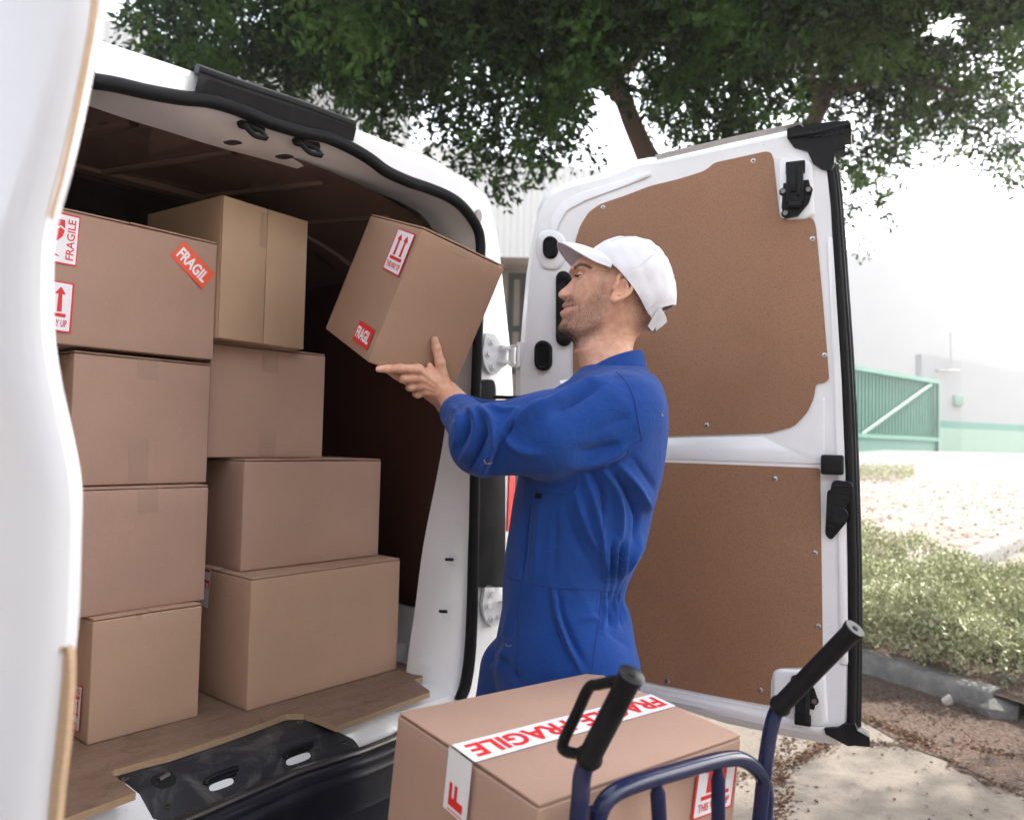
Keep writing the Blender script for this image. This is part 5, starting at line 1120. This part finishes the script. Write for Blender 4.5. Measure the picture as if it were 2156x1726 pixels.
kerbseg(K0, K1[-1]+kd*.02, n=140)
part('kerb', mb.V, mb.F, M['kerb'])['kind'] = 'structure'
mb = MB(); 
for i in range(len(S1)-1): kerbseg(S1[i], S1[i+1], .20, .25, n=12)
part('kerb', mb.V, mb.F, M['kerb'])['kind'] = 'structure'
def rock(name, c, s, seed, mat, label, cat, group=None):
    bm = bmesh.new(); bmesh.ops.create_icosphere(bm, subdivisions=4, radius=1); rr = np.random.RandomState(seed); A = rr.uniform(-1, 1, (9, 3)); A /= np.linalg.norm(A, axis=1)[:, None]; A = rr.normal(0, 1, (16, 3)); A /= np.linalg.norm(A, axis=1)[:, None]; O = rr.uniform(.42, .72, 16)
    for v in bm.verts:
        p = np.array(v.co)
        for q, o in zip(A, O):
            e = p@q-o
            if e > 0: p = p-q*e
        v.co = Vector(p*np.array(s))
    V = [np.array(v.co)+np.array(c) for v in bm.verts]; bm.verts.index_update(); F = [[v.index for v in f.verts] for f in bm.faces]; bm.free(); o = part(name, V, F, mat, None, True, sharp=14); put_props(o, label, cat, group); return o
g = ground_at(2115, 1520); rock('kerb_fragment', g+[0, .05, .03], (.16, .09, .075), 3, M['kerb'], 'broken chunk of concrete kerb lying at the end of the kerb', 'concrete chunk')
g = ground_at(2125, 1478); rock('kerb_fragment', g+[.06, .06, .05], (.12, .10, .10), 5, M['kerb'], 'cracked end block of the kerb above the broken chunk, by the plants', 'concrete chunk')
g = ground_at(1994, 1487); rock('stone', g+[0, 0, .02], (.045, .035, .045), 8, M['pebble'], 'pale stone leaning against the foot of the kerb', 'stone')
g = ground_at(1753, 1553); rock('stone', g+[0, 0, .004], (.018, .012, .01), 9, M['pebble'], 'small pale pebble on the cracked concrete under the door corner', 'stone')
# cracks : thin dark recess lines following the photographed pattern
ck = [[(1430,1700),(1560,1640),(1638,1603),(1660,1560),(1720,1545),(1755,1556),(1810,1565),(1880,1568),(1915,1572),(1965,1582),(2010,1607),(2060,1640),(2156,1675),(2300,1720)],
 [(1755,1556),(1720,1580),(1690,1596),(1655,1612),(1640,1640),(1645,1690),(1630,1740),(1640,1800)],
 [(1832,1515),(1870,1530),(1925,1555),(1962,1578)],[(1925,1555),(2000,1566),(2080,1580),(2160,1590)]]
def crack_world(c, n=60):
    P = np.array([ground_at(*q) for q in c]); P = resamp(P, n); r1 = np.random.RandomState(len(c)); P[:, :2] += r1.normal(0, .006, (n, 2)); return P
CW = [crack_world(c) for c in ck]
mb = MB()
for i, P in enumerate(CW):
    r1 = np.random.RandomState(i+30); t = np.gradient(P, axis=0); nn = np.stack([-t[:, 1], t[:, 0], 0*t[:, 0]], 1); nn /= np.linalg.norm(nn, axis=1)[:, None]; wd = r1.uniform(.004, .020, len(P))[:, None]*(1.9 if i < 2 else 1.1)
    mb.strip(P+nn*wd+[0, 0, .004], P-nn*wd+[0, 0, .004])
o = part('crack_dirt', mb.V, mb.F, M['soil']); o['kind'] = 'structure'
# gutter dirt patch beside the kerb
mb = MB(); n = 50; r1 = np.random.RandomState(4); t_ = np.linspace(-6, 3.0, n); A_g = np.array([P0+kd*q for q in t_])+kn*.03; ww = .35+.12*np.sin(t_*2.1)+r1.uniform(-.05, .05, n); ww = ww*(1+np.clip(t_, 0, 3)*.5)
B_g = A_g-kn*ww[:, None]; G = [];
for s_ in np.linspace(0, 1, 8): q = A_g*(1-s_)+B_g*s_; G.append(np.c_[q, gz(q[:, 0], q[:, 1])+.004+.012*(1-s_)])
mb.grid(np.array(G)); o = part('gutter_soil', mb.V, mb.F, M['soil']); o['kind'] = 'structure'
# leaf litter : small curled flakes and crumbs
def flakes(n, pos, size, seed, mats):
    r1 = np.random.RandomState(seed); V = []; F = []; mi = []
    a = r1.uniform(0, 6.28, n); s_ = r1.uniform(*size, n); as_ = r1.uniform(.35, .8, n)
    for i in range(n):
        c, s = math.cos(a[i]), math.sin(a[i]); p = pos[i]; k_ = len(V); tl = r1.uniform(-.5, .5, 2)
        for (u, v) in ((-1, 0), (0, -1), (1, 0), (0, 1)):
            x, y = u*s_[i], v*s_[i]*as_[i]; V.append((p[0]+x*c-y*s, p[1]+x*s+y*c, p[2]+.004+abs(tl[0])*s_[i]*(u+1)*.5+abs(tl[1])*s_[i]*(v+1)*.5))
        F.append([k_, k_+1, k_+2]); F.append([k_, k_+2, k_+3]); q = mats[r1.randint(len(mats))]; mi += [q, q]
    return V, F, mi
pos = []; r1 = np.random.RandomState(11)
for _ in range(5200):
    t1 = r1.uniform(-5, 3.0); q = P0+kd*t1-kn*abs(r1.normal(0, .22)*(1+max(t1, 0)*.5)); pos.append((q[0], q[1], float(gz(*q))+.006))
for P in CW:
    for _ in range(900):
        q = P[r1.randint(len(P))]; pos.append((q[0]+r1.normal(0, .025), q[1]+r1.normal(0, .025), q[2]+.003))
for _ in range(1100):
    q = (r1.uniform(.2, 3.0), r1.uniform(1.6, 6)); pos.append((*q, float(gz(*q))))
for _ in range(1500):
    q = (r1.uniform(.2, 3.0), r1.uniform(1.6, 6)); pos.append((*q, float(gz(*q))))
ns = len(pos)-1500
V1, F1, m1 = flakes(ns, pos[:ns], (.004, .012), 5, [0, 0, 1, 2, 2]); V2, F2, m2 = flakes(1500, pos[ns:], (.0015, .004), 6, [2, 1, 3])
o = part('fallen_leaves', V1+V2, F1+[[i+len(V1) for i in f] for f in F2], [M['litter_a'], M['litter_b'], M['litter_c'], M['pebble']], None, False, m1+m2); put_props(o, 'brown leaf litter along the kerb and in the cracks', 'leaf litter', None, 'stuff')
# far apron: pale ground with leaf litter between plants and the road
pos = []
for _ in range(5500):
    y = r1.uniform(7.2, 13.0); x = r1.uniform(2.0, 12.0)
    pos.append((x, y, float(gz(x, y))+KH_))
V1, F1, m1 = flakes(len(pos), pos, (.012, .032), 15, [0, 1, 2, 0]); o = part('fallen_leaves', V1, F1, [M['litter_a'], M['litter_b'], M['litter_c']], None, False, m1); put_props(o, 'dry leaves scattered over the sunlit pale ground beyond the plants', 'leaf litter', None, 'stuff')
# road beyond and pale verge slab
def patch(name, xy, dz, mat, kind='structure'):
    xy = np.array(xy, float); c = xy.mean(0); n = 24; mb = MB(); E_ = resamp(np.vstack([xy, xy[:1]]), 61)[:-1]; G = []
    for t in np.linspace(0, 1, n): q = c*(1-t)+E_*t; G.append(np.c_[q, gz(q[:, 0], q[:, 1])+dz])
    mb.grid(np.array(G), closeu=True); o = part(name, mb.V, mb.F, mat); o['kind'] = kind; return o
k = NT('pale_ground', .95, spec=.1); f = k.noise(1.2, 6, .7); f2 = k.ramp(k.noise(5, 6, .75), [(.45, 0.0), (.6, 1.0)]); a = k.mix(f, (.24, .195, .165), (.34, .305, .27)); a = k.mix(k.math('MULTIPLY', f2, .5), a, (.06, .034, .022)); k.col(a); M['pale_ground'] = k.m
patch('verge', [(1.6, 6.6), (14, 6.6), (18, 15), (3.0, 15)], KH_+.005, M['pale_ground'])
patch('road', [(-2, 15.5), (30, 14.2), (40, 23), (-2, 23)], .09, M['asphalt_light'])
q = [ground_at(x, y)[:2] for x, y in ((1800, 1030), (1930, 1018), (1880, 1003), (1800, 990))]
# ------------------------------------------------------------------ low plants : feathery ground cover
k = NT('leaf_low', .6, spec=.3); gi = k.n('NewGeometry'); k.col(k.mix(gi.outputs['Random Per Island'], (.20, .23, .11), (.50, .50, .31))); k.b.inputs['Transmission Weight'].default_value = 0; k.b.inputs['Subsurface Weight'].default_value = 0; M['leaf_low'] = k.m
def groundcover(name, n, sampler, hgt, seed, label, mat):
    r1 = np.random.RandomState(seed); V = np.empty((n*9, 3)); F = []
    for i in range(n):
        x, y, z, h = sampler(r1); b = r1.normal(0, .35, 2); L = h*r1.uniform(.6, 1.2); top = np.array([x+b[0]*L*.5, y+b[1]*L*.5, z+L])
        for j in range(3):
            u = r1.normal(0, 1, 3); u[2] = abs(u[2])*.8+.2; u /= np.linalg.norm(u); s = r1.uniform(.018, .036); w_ = np.cross(u, r1.normal(0, 1, 3)); w_ /= np.linalg.norm(w_)
            p = top+r1.normal(0, .018, 3); V[i*9+j*3] = p-w_*s*.26; V[i*9+j*3+1] = p+w_*s*.26; V[i*9+j*3+2] = p+u*s
            F.append([i*9+j*3, i*9+j*3+1, i*9+j*3+2])
    o = part(name, V, F, mat, None, False); put_props(o, label, 'ground cover', None, 'stuff'); return o
mr = np.random.RandomState(2); MD = [(P0+kd*mr.uniform(-2.5, 3.0)+kn*(.16+abs(mr.normal(0, 1.2))), mr.uniform(.14, .42), mr.uniform(.14, .42)) for _ in range(190)]
def samp(r1):
    c, rad, h = MD[r1.randint(len(MD))]; a = r1.uniform(0, 6.28); q = math.sqrt(r1.uniform(0, 1)); x, y = c[0]+rad*q*math.cos(a), c[1]+rad*q*math.sin(a)
    dk = (np.array([x, y])-P0)@kn
    if dk < .12: x, y = np.array([x, y])+kn*(.12-dk+abs(r1.normal(0, .04)))
    if y > 7.0: y = 7.0-abs(r1.normal(0, .5))
    return x, y, float(gz(x, y))+KH_-.02+max(0, h*math.sqrt(max(0, 1-q*q))*r1.uniform(.80, 1.0)-.06), r1.uniform(.04, .10)
groundcover('ground_cover', 62000, samp, .1, 21, 'feathery green ground cover plants behind the kerb', M['leaf_low'])
def samp2(r1):
    q = ground_at(r1.uniform(1790, 1925), r1.uniform(1003, 1030)); return q[0], q[1], q[2]+KH_, r1.uniform(.03, .16)
groundcover('ground_cover', 1500, samp2, .1, 22, 'small patch of dry weeds at the edge of the road by the gate', M['leaf_low'])
# ------------------------------------------------------------------ far setting : gate, walls, warehouses
def corr(name, c, amp, scale, rough=.6, dirn='X'):
    k = NT(name, rough, spec=.3); wv = k.n('TexWave', wave_type='BANDS', bands_direction=dirn); wv.inputs['Scale'].default_value = scale; k.l(k.co(), wv.inputs['Vector'])
    k.col(k.mix(k.noise(1.5, 4), tuple(x*.94 for x in c), c)); k.bump(wv.outputs[1], .8, amp); M[name] = k.m
corr('clad_white', (.50, .49, .47), .05, 1.1); corr('louvre', (.34, .32, .30), .03, 5, dirn='Z'); simple('render_white', (.33, .33, .33), .8, nz=.05, sc=1); simple('band_green', (.10, .26, .20), .7, nz=.1, sc=3); simple('pale_green', (.26, .38, .30), .8, nz=.08, sc=2)
simple('gate_green', (.04, .17, .115), .6, nz=.15, sc=4); simple('dark_steel', (.05, .05, .05), .5)
def wall(name, label, p, q, z0, z1a, z1b, mat, th=.3, parent=None, cat='building'):
    p = np.array([*p, 0.]); q = np.array([*q, 0.]); d = (q-p)/np.linalg.norm(q-p); nn = np.array([-d[1], d[0], 0]); nn = nn if nn[1] > 0 else -nn
    mb = MB(); mb.prism([p+EZ*z0, q+EZ*z0, q+EZ*z1b, p+EZ*z1a], nn*th)
    if parent is None: t = thing(label[0], label[1], cat, p+EZ*z0); parent = t
    o = mb.build(name, mat, parent, sharp=30); return parent, p, d, nn
def gp(px, depth): a = at(px, 930, depth); return a[:2]
# left warehouse with louvre windows
wA, wB = gp(-400, 26), gp(845, 31)
zt = lambda px, py, dep: at(px, py, dep)[2]
t1, p_, d_, n_ = wall('wall', ('warehouse', 'tall white ribbed warehouse with grey louvred windows behind the tree, left'), wA, wB, 0, 17.5, zt(845, 218, 31), M['clad_white'], 12)
for a0, b0 in ((520, 574), (580, 634), (640, 675), (680, 722)):
    A0, B0 = onpl(a0, 220, p_, n_), onpl(b0, 220, p_, n_); zT = onpl((a0+b0)/2, 150+ (a0-520)*.29, p_, n_)[2]; zB = onpl((a0+b0)/2, 300, p_, n_)[2]
    mb = MB(); A0[2] = B0[2] = 0; mb.prism([A0+EZ*zB-n_*.03, B0+EZ*zB-n_*.03, B0+EZ*zT-n_*.03, A0+EZ*zT-n_*.03], n_*.05); mb.build('louvre_window', M['louvre'], t1)
# middle warehouse
wA, wB = gp(846, 33), gp(1330, 34.5)
wall('wall', ('warehouse', 'low white ribbed warehouse seen between the van and its open door'), wA, wB, 0, zt(846, 296, 33), zt(1330, 372, 34.5), M['clad_white'], 10)
# right warehouse
wA, wB = gp(1500, 30), gp(2400, 43)
wall('wall', ('warehouse', 'big pale warehouse in the glare behind the green gate, right'), wA, wB, 0, zt(1500, 430, 30), zt(2400, 735, 43), M['render_white'], 12)
# low annex : white above, green below, two faces meeting at a corner
Z0 = 1.0
annex = thing('annex_building', 'low white annex with a green painted base beside the green gate', 'building', [*gp(2022, 25), Z0])
def annex_wall(pa, da, pb, db, ya, yb, nm='wall'):
    a, b = gp(pa, da), gp(pb, db); za, zb = zt(pa, ya, da), zt(pb, yb, db); zt(pa, 930, da)
    g1, g2 = 2.30, 2.08                                        # top of dark band, bottom of dark band
    for n2, lo_, h1, h2, m, o_ in ((nm, g1, za, zb, 'render_white', 0), ('painted_band', g2, g1, g1, 'band_green', -.01), ('painted_base', .6, g2, g2, 'pale_green', -.005)):
        p = np.array([*a, 0.]); q = np.array([*b, 0.]); d = (q-p)/np.linalg.norm(q-p); nn = np.array([-d[1], d[0], 0]); nn = nn if nn[1] > 0 else -nn
        mb = MB(); mb.prism([p+EZ*lo_+nn*o_, q+EZ*lo_+nn*o_, q+EZ*h2+nn*o_, p+EZ*h1+nn*o_], nn*(.25)); mb.build(n2, M[m], annex)
annex_wall(1940, 24.4, 2022, 25, 745, 759); annex_wall(2022.3, 25, 2420, 30, 759, 830)
mb = MB(); c = at(2015, 843, 24.95); mb.box(c+np.array([-.16, -.12, -.17]), c+np.array([.16, 0, .17]), bev=.02); o = mb.build('meter_box', M['pale_green'], annex)
mb = MB(); a = at(1970, 779, 24.6); b = at(2022, 781, 24.6); mb.tube([a, b], .03, 6); mb.tube([at(2001, 700, 24.7), at(2002, 779, 24.7)], .02, 6); mb.build('conduit', M['grey_metal'], annex)
# sliding gate
gA, gB = np.array([*gp(1700, 17.6), 0]), np.array([*gp(1970, 22.3), 0]); gd = (gB-gA); GL = np.linalg.norm(gd); gd /= GL; gn = np.array([-gd[1], gd[0], 0])
zb_ = 1.15; zt_ = zb_+2.15; gate = thing('sliding_gate', 'green corrugated sliding gate with a diagonal brace, right background', 'gate', gA+EZ*zb_)
mb = MB(); m_ = 150; P = []
for i in range(m_+1): s_ = i/m_*GL; P.append(gA+gd*s_+gn*(.07 if (i//2) % 2 else 0))
P = np.array(P); mb.strip(P+EZ*zb_, P+EZ*zt_); mb.build('gate_panel', M['gate_green'], gate, smooth=False, sharp=None)
mb = MB(); F0 = -gn*.06
for z in (zb_+.02, zb_+.52, zt_): mb.box((0, -.04, -.05), (GL, .04, .05), X=lambda v, z=z: gA+gd*v[0]+gn*v[1]+EZ*(z+v[2])+F0)
mb.box((GL-.06, -.04, 0), (GL+.04, .04, zt_-zb_), X=lambda v: gA+gd*v[0]+gn*v[1]+EZ*(zb_+v[2])+F0)
mb.tube([gA+gd*GL*.35+EZ*(zb_+.55)+F0, gA+gd*GL*.93+EZ*(zt_-.1)+F0], .045, 6); mb.build('gate_frame', M['gate_green'], gate)
mb = MB(); mb.prism([gA+EZ*zb_+F0*.5, gB+EZ*zb_+F0*.5, gB+EZ*(zb_+.5)+F0*.5, gA+EZ*(zb_+.5)+F0*.5], gn*.02); mb.build('kick_plate', M['gate_green'], gate)
for s_ in (.45, .8, .95):
    c = gA+gd*GL*s_+EZ*(zb_-.06); mb = MB(); mb.tube([c-gn*.03, c+gn*.03], .07, 14); mb.build('gate_wheel', M['dark_steel'], gate)
# dark steel gate / fence between van and door, with a heap behind
fp = gp(1040, 9); fq = gp(1120, 9.3); fen = thing('steel_gate', 'dark steel framed gate glimpsed between van body and open door', 'gate', [*fp, 0])
mb = MB(); za, zb2 = at(1080, 572, 9)[2], 0.05
for px in (1068, 1093, 1118):
    q = gp(px, 9.1); mb.box((q[0]-.035, q[1]-.03, zb2), (q[0]+.035, q[1]+.03, za))
q0, q1 = gp(1066, 9.1), gp(1150, 9.1)
for py in (578, 690, 780): z = at(1080, py, 9)[2]; mb.box((q0[0], q0[1]-.02, z-.035), (q1[0], q1[1]+.02, z+.035))
mb.build('gate_frame', M['dark_steel'], fen); 
shd = thing('shed', 'weathered shed with a flat roof behind the steel gate', 'shed', [*gp(1080, 12), 0])
a, b = gp(1000, 12.0), gp(1180, 12.4); zs = at(1085, 566, 12)[2]; k = NT('shed', .8); k.col(k.mix(k.noise(3, 5), (.13, .10, .08), (.30, .25, .2))); M['shed'] = k.m
mb = MB(); mb.box((a[0], 12, 0), (b[0], 13.5, zs)); mb.build('wall', M['shed'], shd); mb = MB(); mb.box((a[0]-.1, 11.7, zs), (b[0]+.1, 13.7, zs+.12), bev=.03); mb.build('roof', M['shed'], shd)
# unseen facade added behind the photographer : it shades the low sky and shows in the paintwork
bk_ = thing('warehouse', 'unseen grey facade added behind the photographer to shade the low sky', 'building', (-6, -13, 0))
k = NT('added_facade', .8); k.col(k.mix(k.noise(.8, 3), (.22, .21, .20), (.32, .31, .30))); M['added_facade'] = k.m
mb = MB(); mb.box((-45, -16, 0), (38, -13, 8.5), bev=.1); mb.build('wall', M['added_facade'], bk_)
for i in range(9): mb = MB(); mb.box((-40+i*8, -13.02, 3.2), (-35+i*8, -12.9, 6.6)); mb.build('window', M['dark_steel'], bk_)
# ------------------------------------------------------------------ trees
k = NT('bark', .9, spec=.2); f = k.noise(8, 6, .7, (1, 1, .25)); k.col(k.mix(f, (.075, .048, .035), (.17, .115, .085))); k.bump(f, .9, .03); M['bark'] = k.m
def leafmat(name, c1, c2):
    k = NT(name, .5, spec=.12); gi = k.n('NewGeometry'); c = k.mix(gi.outputs['Random Per Island'], c1, c2); c = k.mix(k.ramp(k.noise(1.4, 3, .6), [(.50, 0.0), (.60, .9)]), c, tuple(x*2.2 for x in c2)); k.col(c)  # noise patches brighten the leaf colour to look like sunlit clumps
    tr = k.n('BsdfTranslucent'); k.l(c, tr.inputs[0]); hs_ = k.n('HueSaturation'); hs_.inputs['Value'].default_value = 1.5; hs_.inputs['Saturation'].default_value = 1.2; k.l(c, hs_.inputs['Color']); k.l(hs_.outputs[0], tr.inputs[0])
    mx = k.n('MixShader'); mx.inputs[0].default_value = .22; out = [n for n in k.t.nodes if n.type == 'OUTPUT_MATERIAL'][0]; k.l(k.b.outputs[0], mx.inputs[1]); k.l(tr.outputs[0], mx.inputs[2]); k.l(mx.outputs[0], out.inputs[0]); M[name] = k.m
leafmat('leaf_dark', (.003, .007, .0012), (.026, .052, .010)); leafmat('leaf_mid', (.004, .009, .002), (.040, .072, .014))
GAPS = [(1252,262,34,70), (1352,112,42,26), (1372,288,30,40), (1800,25,34,24), (1980,48,60,40), (675,190,44,52), (882,268,46,42), (966,306,22,16), (1225,30,14,34), (700,330,30,30), (1890,355,30,26), (1460,20,10,10), (1150,352,26,14)]
def crown(name, clumps, dens_, mat, parent, seed, size=(.046, .082)):
    """sprays of leaves on twigs filling each clump"""
    r1 = np.random.RandomState(seed); VV = []
    for (c, rad) in clumps:
        rad = np.array(rad); area = (rad[0]*rad[2]*3.14); n = int(dens_*area); nsp = max(4, n//11)
        u = r1.normal(0, 1, (nsp, 3)); u /= np.linalg.norm(u, axis=1)[:, None]; q = r1.uniform(.25, 1, nsp)**.5; P = c+u*q[:, None]*rad*(1+.25*np.sin(u[:, :1]*9+u[:, 2:]*7))
        pq = project(P); ok = np.ones(nsp, bool)
        for gx_, gy_, ga, gb in GAPS: ok &= ~((((pq[:, 0]-gx_)/ga)**2+((pq[:, 1]-gy_)/gb)**2 < r1.uniform(.55, 1.25, nsp)))
        ok &= ~((pq[:, 0] < 262+.35*np.abs(pq[:, 1]-30)+r1.normal(0, 12, nsp)) & (pq[:, 1] > -60)); P, u = P[ok], u[ok]; nsp = len(P)
        if nsp == 0: continue
        m = 11; nrm = lambda A: A/(np.linalg.norm(A, axis=-1, keepdims=True)+1e-9)
        dirn = nrm(u*.6+r1.normal(0, .5, (nsp, 3))+np.array([0, 0, -.35])); L = r1.uniform(.12, .30, (nsp, 1, 1)); t = np.linspace(0, 1, m)[None, :, None]; D3 = dirn[:, None, :]
        base = P[:, None]+D3*L*t+r1.normal(0, .018, (nsp, m, 3)); side = nrm(np.cross(dirn, r1.normal(0, 1, (nsp, 3))))[:, None]
        ld = nrm(D3*.7+side*np.where(np.arange(m) % 2, 1, -1)[None, :, None]*.9+r1.normal(0, .35, (nsp, m, 3))); wd = nrm(np.cross(ld, r1.normal(0, 1, (nsp, m, 3)))); s_ = r1.uniform(*size, (nsp, m, 1))
        VV.append(np.stack([base, base+ld*s_*.5+wd*s_*.26, base+ld*s_*1.15, base+ld*s_*.5-wd*s_*.26], 2).reshape(-1, 4, 3))
    V = np.concatenate(VV); n = len(V); me = bpy.data.meshes.new(name); me.vertices.add(n*4); me.vertices.foreach_set('co', V.reshape(-1)-0)
    me.loops.add(n*4); me.loops.foreach_set('vertex_index', np.arange(n*4)); me.polygons.add(n); me.polygons.foreach_set('loop_start', np.arange(n)*4); me.update(calc_edges=True); me.materials.append(mat)
    o = bpy.data.objects.new(name, me); C.objects.link(o); me.transform(WM[parent.name].inverted()); o.parent = parent; return n
def cl(px, py, dep, rpx, rpy, rd): c = at(px, py, dep); return (c, (rpx*dep/FPX, rd, rpy*dep/FPX))
nt_ = 0
def tree(name, label, trunkpts, clumps, limbs, dens_, mat, seed):
    global nt_
    base = trunkpts[0][0]; t = thing(name, label, 'tree', base); mb = MB(); P = spline([p for p, r in trunkpts], 30); rr = np.interp(np.linspace(0, 1, 30), np.linspace(0, 1, len(trunkpts)), [r for p, r in trunkpts]); mb.tube(P, rr, 14); mb.build('trunk', M['bark'], t)
    for lm_ in limbs:
        mb = MB(); P = spline([p for p, r in lm_], 16); rr = np.interp(np.linspace(0, 1, 16), np.linspace(0, 1, len(lm_)), [r for p, r in lm_]); mb.tube(P, rr, 8); mb.build('limb', M['bark'], t)
    nt_ += crown('crown', clumps, dens_, mat, t, seed)
T1 = [(np.r_[gp(1490, 6.6), 0], .2), (at(1440, 520, 6.6), .17), (at(1358, 322, 6.6), .085), (at(1322, 235, 6.6), .078), (at(1290, 135, 6.6), .07), (at(1275, 20, 6.7), .06), (at(1265, -120, 6.9), .07)]
r_c = np.random.RandomState(5); c1 = []
# lower fringe, following the photographed outline of the foliage
fr = [(300,20,55,45),(345,70,55,50),(405,105,55,45),(465,120,60,50),(530,165,45,45),(575,190,40,38),(610,120,50,50),(640,80,50,60),(670,120,40,40),(740,180,48,50),(772,238,34,38),(800,270,24,26),(790,150,60,60),(850,130,70,65),(905,205,48,38),(950,265,45,45),(1000,315,48,45),(1030,360,28,30),(1060,290,55,50),(1105,345,32,32),(1150,285,55,45),(1205,270,45,45),(1100,220,70,60),(1180,180,70,55),(1245,290,22,20),(960,160,70,60)]
fr2 = [(1420,150,60,60),(1400,240,32,40),(1450,230,50,60),(1520,240,60,60),(1590,200,60,60),(1540,290,70,40),(1640,250,40,40),(1480,110,80,70),(1235,120,50,50),(1190,90,70,60),(1360,60,60,40)]
for (x, y, a, b) in fr+fr2: c1.append(cl(x, y, r_c.uniform(5.6, 7.4), a, b, .55))
for _ in range(110):                                            # the mass above, reaching over the van
    x = r_c.uniform(380, 1650); y = r_c.uniform(-420, 120)
    if 1190 < x < 1270 and 60 < y < 140: continue
    if x < 560: y = min(y, 60)
    c1.append(cl(x, y, r_c.uniform(5.2, 8.5), 105, 90, .7))
for _ in range(40): c1.append((np.array([r_c.uniform(1.8, 7.5), r_c.uniform(1.2, 5.5), r_c.uniform(4.8, 6.2)]), (.9, .9, .5)))  # extra clumps added above the frame to keep the sun off the foreground
lb = [[(at(1318, 230, 6.6), .05), (at(1240, 120, 6.3), .06), (at(1120, 20, 6), .03)], [(at(1300, 160, 6.6), .05), (at(1400, 60, 6.4), .07), (at(1560, -60, 6), .04)], [(at(1285, 100, 6.6), .07), (at(1000, -20, 6.4), .05), (at(700, 20, 6.2), .02)]]
tree('tree', 'dark leafy tree with a leaning brown trunk, arching over the van', T1, c1, lb, 4200, M['leaf_dark'], 31)
T2 = [(np.r_[gp(1640, 8.6), .3], .16), (at(1660, 600, 8.6), .13), (at(1690, 330, 8.6), .10), (at(1750, 170, 8.6), .08), (at(1800, 0, 8.8), .06)]
c2 = []
fr = [(1800,420,34,38),(1790,350,50,45),(1850,380,36,30),(1850,310,55,50),(1830,492,22,20),(1900,270,50,45),(1850,230,80,50),(1940,235,55,42),(1985,255,40,30),(2040,265,45,35),(2090,285,40,38),(2140,310,40,35),(2190,330,50,45),(2000,190,80,60),(2100,200,80,65),(1920,160,70,55),(1740,200,70,70),(1700,130,60,60)]
for (x, y, a, b) in fr: c2.append(cl(x, y, r_c.uniform(7.6, 9.2), a, b, .6))
for _ in range(60): c2.append(cl(r_c.uniform(1620, 2300), r_c.uniform(-420, 110), r_c.uniform(6.5, 10), 115, 95, .8))
lb = [[(at(1750, 190, 8.6), .045), (at(1900, 170, 8.4), .05), (at(2040, 200, 8.2), .02)], [(at(1720, 230, 8.6), .05), (at(1700, 120, 8.3), .04), (at(1640, 20, 8), .02)]]
tree('tree', 'lighter green tree on the right, its branches hanging beside the open van door', T2, c2, lb, 3200, M['leaf_mid'], 32)


# ------------------------------------------------------------------ haze : bright hanging air towards the low sun
hz = bpy.data.materials.new('haze_air'); hz.use_nodes = True; t_ = hz.node_tree; t_.nodes.clear(); pv = t_.nodes.new('ShaderNodeVolumePrincipled'); pv.inputs['Color'].default_value = (.96, .97, 1, 1); pv.inputs['Density'].default_value = .0026; pv.inputs['Anisotropy'].default_value = .72
ou_ = t_.nodes.new('ShaderNodeOutputMaterial'); t_.links.new(pv.outputs[0], ou_.inputs['Volume'])
mb = MB(); mb.box((-75, -40, -1.2), (100, 210, 19.0)); o = part('haze', mb.V, mb.F, hz, None, False); o['kind'] = 'stuff'
S.cycles.volume_bounces = 1
